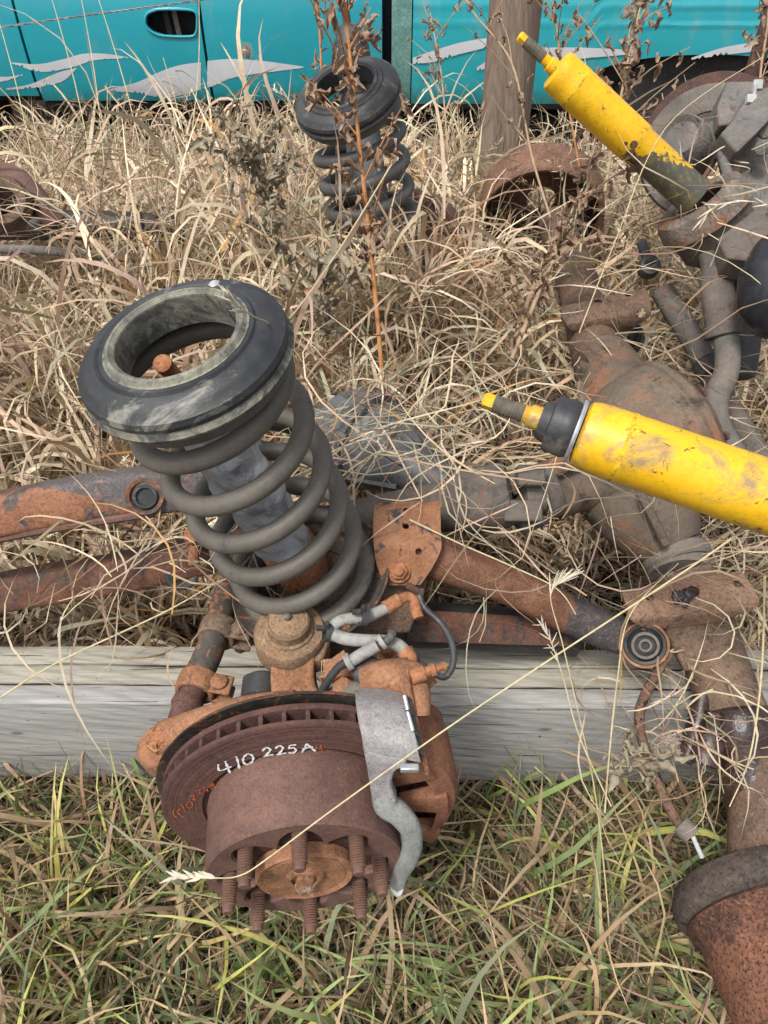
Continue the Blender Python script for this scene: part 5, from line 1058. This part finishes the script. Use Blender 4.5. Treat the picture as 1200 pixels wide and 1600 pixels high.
p = AZ(790, 600, .45); o = tuft(p.x, p.y, 90, .09, (.16, .32), (.004, .007), np.array([(.60, .42, .12), (.62, .50, .22), (.5, .42, .3)]), np.ones(3), 'grass_tuft', 1.1, .42, .9); tag(o, 'golden curly grass tuft left of the black rubber bushing', 'grass tuft', 'pale drooping tufts')
for (u, v, zz, nn, lab) in ((560, 420, .48, 90, 'dead grass tuft hiding the left foot of the farther spring'), (630, 400, .48, 90, 'dead grass tuft hiding the right foot of the farther spring'), (600, 470, .45, 90, 'dead grass tuft right of the lower orange stem'), (560, 640, .46, 70, 'dead grass tuft leaning over the grey housing'), (520, 600, .46, 60, 'dead grass tuft between the nearer rubber ring and the grey housing')):
    p = AZ(u, v, zz + .2); o = tuft(p.x, p.y, nn, .09, (.2, .40), (.004, .009), DRY, DW, 'grass_tuft', 1.25, zz - .05, .8); tag(o, lab, 'grass tuft', 'pale drooping tufts')
for (x_0, y_0, zz, nn, lab) in ((-.085, 1.40, .72, 90, 'dead grass tuft over the lower left turns of the farther spring'), (.0, 1.38, .72, 110, 'dead grass tuft over the lower middle turns of the farther spring'), (.085, 1.41, .72, 90, 'dead grass tuft over the lower right turns of the farther spring'), (-.03, 1.16, .50, 90, 'dead grass tuft drooping over the top of the grey housing')):
    o = tuft(x_0, y_0, nn, .06, (.16, .34), (.004, .009), DRY, DW, 'grass_tuft', 1.25, zz, .8); tag(o, lab, 'grass tuft', 'pale drooping tufts')
# litter: a few blades lying across the metal and beam
def loose(pts, n, name, lab, sp, Lr, up=.01, pal=DRY * .82, wts=DW):
    P = np.array([list(A(*q)) for q in pts]); k = rng.integers(0, len(P), n); r0 = P[k] + rng.normal(0, sp, (n, 3)) * np.array([1, 1, .35]); r0[:, 2] += up
    o = blades(name, r0, rng.uniform(*Lr, n), rng.uniform(.0015, .0034, n), rng.uniform(0, 2 * pi, n), rng.normal(.15, .3, n), rng.normal(.2, .5, n), rng.normal(0, 1.8, n), tones(pal, wts, n)); o['kind'] = 'stuff'
    o['label'] = lab; return o
loose([(860, 850, 1.08), (800, 860, 1.05), (940, 880, 1.08), (1000, 900, 1.05), (720, 800, 1.0), (1040, 870, 1.05)], 50, 'loose_straw', 'curled straw lying across the trailing arm and axle', .06, (.12, .26))
loose([(1050, 1060, 1.08), (1100, 1100, 1.04), (1010, 1150, 1.08), (1150, 1180, 1.0), (1080, 1180, 1.05)], 110, 'loose_straw', 'tangled straw over the oily end of the beam', .05, (.08, .24))
loose([(120, 880, 1.02), (200, 860, 1.02), (280, 850, 1.0), (60, 940, 1.1), (230, 930, 1.1), (330, 900, 1.05)], 120, 'loose_straw', 'straw caught round the two left arms', .07, (.10, .26))
loose([(1150, 900, 1.15), (1190, 800, 1.25), (1130, 850, 1.2), (1060, 500, 1.4), (1100, 640, 1.35), (1180, 640, 1.3)], 260, 'loose_straw', 'straw heaped among the bars at the right edge', .09, (.10, .26))

loose([(920, 560, 1.30), (960, 480, 1.36), (900, 620, 1.25), (880, 420, 1.55), (980, 600, 1.2)], 35, 'loose_straw', 'straw lying over the farther axle tube', .06, (.12, .3))
loose([(640, 690, 1.14), (600, 650, 1.18), (560, 680, 1.15), (700, 730, 1.1), (760, 700, 1.1)], 170, 'loose_straw', 'straw blades draped over the grey housing and shaft', .05, (.12, .32))
loose([(1100, 300, 1.2), (1060, 350, 1.3), (1140, 400, 1.15), (1000, 260, 1.4)], 60, 'loose_straw', 'straw among the grey castings at the upper right', .08, (.12, .3))
loose([(40, 340, 1.6), (140, 350, 1.65), (230, 360, 1.7)], 90, 'loose_straw', 'straw hanging over the dark scrap tube at the left', .07, (.15, .36))
# ------------------------------------------------------------------ single stalks lying across the picture
def spikelets(g, P, n, ln, wd, spread=.5, frm=.7):
    m = len(P)
    for i in range(n):
        s_ = frm + (1 - frm) * i / n; k = min(int(s_ * (m - 1)), m - 2); p = P[k]; d = (P[k + 1] - P[k]).normalized()
        off = Vector((random.uniform(-1, 1), random.uniform(-1, 1), random.uniform(-.6, .8))).normalized(); dd = (d + off * spread).normalized()
        q = p + dd * ln * .5; g.tube([p, q, q + dd * ln], [.0004, wd, .0003], 5, 2)
def stalk(pts, r, lab, mat='straw', sp=0, ln=.012, wd=.0016, group='dry grass stalks', frm=.75, spread=.5):
    P = smooth([A(*q) for q in pts], 8); root = thing('grass_stalk', P[0], lab, 'grass stalk', group)
    G().tube(P, [r, r * .8, r * .5], 6, 1).build('stem', mat, root)
    if sp:
        g = G(); spikelets(g, P, sp, ln, wd, spread, frm); o = g.build('seed_head', 'seed', root)
    return root
stalk([(1215, 785, .72), (1100, 872, .71), (860, 1030, .70), (700, 1137, .69), (520, 1265, .67), (420, 1340, .66), (375, 1368, .66), (330, 1372, .655), (268, 1370, .65)], .0010, 'long straw stalk crossing diagonally in front of the disc with pale seed head', sp=14, ln=.009, wd=.0016, frm=.86, spread=.45)
stalk([(945, 1270, 1.0), (952, 1180, .98), (965, 1060, .97), (985, 960, .96), (1060, 880, .98)], .0013, 'upright straw stalk over the beam left of the brown hose')
stalk([(955, 1260, 1.0), (905, 1150, .98), (880, 1060, .97), (860, 1000, .96), (845, 975, .96)], .0012, 'bent straw stalk with small open seed head over the beam', sp=18, ln=.011, wd=.0009, frm=.6, spread=.9)
stalk([(955, 1520, 1.1), (948, 1400, 1.08), (930, 1240, 1.02), (905, 1120, .98), (880, 1010, .96), (860, 930, .96), (882, 905, .96)], .0012, 'tallest thin stalk from the lower right grass, tan tassel on top', sp=24, ln=.02, wd=.0011, frm=.84, spread=.25)
stalk([(640, 812, .98), (720, 850, .98), (800, 885, .97), (870, 920, .96), (900, 960, .96)], .0013, 'straw stalk lying over the rusty trailing arm')
stalk([(1195, 900, .95), (1190, 1050, .95), (1172, 1180, .96), (1140, 1260, .97)], .0016, 'pale thick stalk hanging near the right edge over the axle')
stalk([(0, 1090, .98), (90, 1035, .95), (250, 960, .93), (330, 915, .92)], .0014, 'straw stalk lying across the left end of the beam')
stalk([(700, 1560, 1.25), (560, 1490, 1.15), (455, 1430, 1.08), (300, 1395, 1.0)], .0012, 'straw stalk leaning left below the wheel studs')
stalk([(905, 520, 1.2), (960, 380, 1.15), (1040, 200, 1.1), (1190, 90, 1.05)], .0011, 'thin stalk leaning right across the far yellow shock')
stalk([(640, 905, .9), (470, 560, .62)][:0] or [(610, 260, 1.0), (530, 390, .9), (450, 500, .75), (410, 500, .66), (375, 480, .62), (362, 468, .61)], .0011, 'stalk whose pale seed head droops on the nearer rubber ring', sp=14, ln=.012, wd=.0012, frm=.72, spread=.5)
stalk([(1260, 330, .95), (1200, 320, .95), (1160, 314, .95), (1120, 322, .95), (1095, 345, .95)], .0009, 'nodding oat-like seed spray below the far yellow shock', sp=14, ln=.013, wd=.0014, frm=.25, spread=.5)
for (u, v, uu, vv, wh) in ((-20, -30, 60, 300, 'leftmost thin stalk leaning before the teal front door'), (70, -40, 150, 290, 'thin stalk rising near the left wave graphics'), (120, -40, 165, 280, 'thin stalk crossing the middle of the upper wave graphic'), (145, -30, 235, 300, 'thin stalk leaning left towards the end of the upper wave'), (255, 90, 300, 300, 'short thin stalk below the door handle opening'), (310, -30, 300, 210, 'thin stalk with its top just right of the door handle opening')):
    a = A(u, v, 1.9); b_ = A(uu, vv, 1.9); stalk([(uu, vv, 1.9), ((u + uu) / 2 + 6, (v + vv) / 2, 1.88), (u, v, 1.86)], .0016, wh, group='thin stalks before the door')

# ------------------------------------------------------------------ weeds
def leafmesh(seed, L=.03, W=.012):
    r_ = random.Random(seed); nu, nv = 6, 4; g = G(); rows = []
    for i in range(nu + 1):
        s_ = i / nu; row = []; wv = W * (sin(pi * min(1, s_ * .9 + .08)) ** .8) * (1 + (.5 if i % 2 else -.25) * r_.random())
        for j in range(nv + 1):
            q = (j / nv - .5); row.append((s_ * L + r_.uniform(-1, 1) * .0012, q * wv, abs(q) * wv * 1.4 + sin(s_ * 5 + seed) * L * .32 + r_.uniform(-1, 1) * .0032))
        rows.append(row)
    g.quads(rows, closed=False); o = g.build('leaf', 'dry_leaf', None, sharp=180); me = o.data; bpy.data.objects.remove(o); return me
LEAF = [leafmesh(s) for s in range(5)]
LEAFG = [m_.copy() for m_ in LEAF]
for m_ in LEAFG: m_.materials.clear(); m_.materials.append(M['grey_leaf'])
def weed(pts, r, lab, mat, nbr, nleaf, size=1.0, blen=(.08, .2), meshes=LEAF, frm=.25, group='dry weeds', up=.8):
    P = smooth([A(*q) for q in pts], 8); root = thing('dry_weed', P[0], lab, 'weed', group)
    G().tube(P, [r, r * .85, r * .5], 8, 1).build('stem', mat, root); br = []
    for i in range(nbr):
        k = int((frm + (1 - frm) * (i + random.random()) / nbr) * (len(P) - 2)); a = random.uniform(0, 2 * pi); d = (P[k + 1] - P[k]).normalized()
        dd = (d * up + Vector((cos(a), sin(a), .25))).normalized(); l_ = random.uniform(*blen); q0 = P[k]; q1 = q0 + dd * l_ * .5 + Vector((0, 0, .01)); q2 = q0 + dd * l_ + Vector((random.uniform(-.02, .02), random.uniform(-.02, .02), .01))
        G().tube([q0, q1, q2], [r * .5, r * .35, r * .2], 5, 4).build('branch', mat, root); br.append(smooth([q0, q1, q2], 4))
    br.append(P[int(len(P) * frm):])
    for i in range(nleaf):
        b_ = random.choice(br); p = random.choice(b_); o = bpy.data.objects.new('leaf', random.choice(meshes)); COL.objects.link(o); o.parent = root
        o.location = p - root.location; o.rotation_euler = (random.uniform(-1.2, 1.2), random.uniform(-.6, 1.6), random.uniform(0, 6.28)); s_ = size * random.uniform(.5, 1.2); o.scale = (s_, s_ * random.uniform(.6, 1.1), s_)
    return root
weed([(598, 600, 1.25), (590, 500, 1.24), (578, 380, 1.23), (562, 230, 1.22), (550, 120, 1.21), (540, 10, 1.20), (536, -60, 1.20)], .0040, 'tall weed with thick orange stem and crisp brown leaves in front of the farther spring', 'orange_stem', 16, 120, 1.0, (.06, .18), frm=.3)
weed([(520, 300, 1.7), (505, 200, 1.7), (500, 60, 1.72), (490, -30, 1.72)], .003, 'pinkish brown weed rising behind the farther rubber ring to the left', 'orange_stem', 10, 50, 1.0, (.08, .18))
weed([(800, 560, 1.35), (845, 450, 1.33), (885, 360, 1.32), (925, 280, 1.31)], .0045, 'russet weed leaning right below the far yellow shock', 'tan_stem', 12, 150, .8, (.05, .14), frm=.05)
weed([(860, 340, 1.6), (830, 240, 1.62), (800, 100, 1.64), (740, 20, 1.66), (715, -30, 1.66)], .0028, 'thin tan weed with burrs to the left of the round post', 'tan_stem', 9, 36, .8, (.06, .2))
weed([(945, 300, 1.55), (965, 180, 1.55), (985, 80, 1.55), (1010, -30, 1.55)], .0035, 'bushy tan weed rising behind the far yellow shock', 'tan_stem', 16, 110, 1.0, (.06, .2))
weed([(905, 260, 1.8), (880, 120, 1.8), (868, 30, 1.8), (860, -20, 1.8)], .0026, 'reddish weed with seed clusters right of the round post', 'orange_stem', 12, 60, .8, (.08, .2))
weed([(1190, 200, 1.7), (1188, 120, 1.7), (1200, 30, 1.7), (1195, -30, 1.7)], .003, 'tan weed at the upper right corner', 'tan_stem', 10, 60, 1.0, (.06, .16))
weed([(440, 380, 1.5), (420, 310, 1.45), (400, 260, 1.42), (385, 235, 1.40)], .0035, 'grey crumpled weed with curled leaves left of the farther spring', 'tan_stem', 24, 210, .95, (.06, .18), LEAFG, frm=.0, up=.3)
weed([(510, 520, 1.35), (505, 450, 1.30), (490, 400, 1.28)], .003, 'olive grey leafy weed at the foot of the farther spring', 'tan_stem', 12, 90, 1.2, (.04, .12), LEAFG, frm=.0, up=.3)
weed([(700, 240, 2.2), (690, 120, 2.2), (672, 20, 2.2)], .003, 'sparse weed between farther spring and round post', 'tan_stem', 9, 40, .9, (.08, .2))
weed([(1040, 1240, 1.06), (1010, 1210, 1.0), (990, 1185, .98), (960, 1200, .97)], .002, 'crumpled pale weed sprig lying on the right end of the beam', 'tan_stem', 6, 34, .9, (.02, .06), LEAFG, frm=.3, up=.5)
# fluffy dead flower heads
def fluff(u, v, d, r, lab, n=90):
    p = A(u, v, d); g = G().lathe([(r * .15, -r * .9), (r * .42, -r * .5), (r * .45, 0), (r * .3, r * .3)], p, Vector((random.uniform(-.5, .5), -.4, .7)), 10)
    for i in range(n):
        dd = Vector((random.gauss(0, 1), random.gauss(0, 1) - .2, random.gauss(0, 1) + .6)).normalized(); g.tube([p + dd * r * .25, p + dd * r * random.uniform(.8, 1.15)], [.0005, .0002], 4, 1)
    o = g.build('flower_head', 'flower', None); tag(recenter(o, p), lab, 'flower head', 'dead flower heads'); 
    return o
fluff(1046, 1160, .97, .013, 'fluffy dead thistle head over the beam, upper of the right-hand pair')
fluff(1052, 1178, .965, .012, 'fluffy dead thistle head over the beam, rightmost of the pair')
fluff(1030, 1182, .97, .010, 'small closed thistle bud under the two fluffy heads on the beam')
fluff(384, 80, 1.9, .022, 'pale fluffy flower head standing before the teal rear door')
fluff(983, 18, 1.55, .017, 'pale flower head high on the weed before the truck bed')
fluff(902, 34, 1.8, .014, 'small burr right of the post top')
fluff(888, 52, 1.8, .013, 'burr a little lower right of the post')
# broad green leaves at the bottom
for (u, v, s_) in ((422, 1480, 2.0), (410, 1505, 1.7), (395, 1560, 1.8), (505, 1400, 1.5)):
    me = LEAF[0].copy(); me.materials.clear(); me.materials.append(M.setdefault('green_leaf', plainleaf('green_leaf', (.10, .19, .05), (.20, .30, .09))))
    o = bpy.data.objects.new('green_leaf_plant', me); COL.objects.link(o); o.location = AZ(u, v, GZ + .09); o.rotation_euler = (.3, -.2, random.uniform(0, 6)); o.scale = (s_, s_ * 1.4, s_ * .6)
    tag(o, {422: 'upper broad green leaf in the grass below the wheel studs', 410: 'second broad green leaf just under the upper one', 395: 'lowest broad green leaf near the bottom edge', 505: 'green leaf showing between the lower wheel studs'}[u], 'leaf', 'broad green leaves')
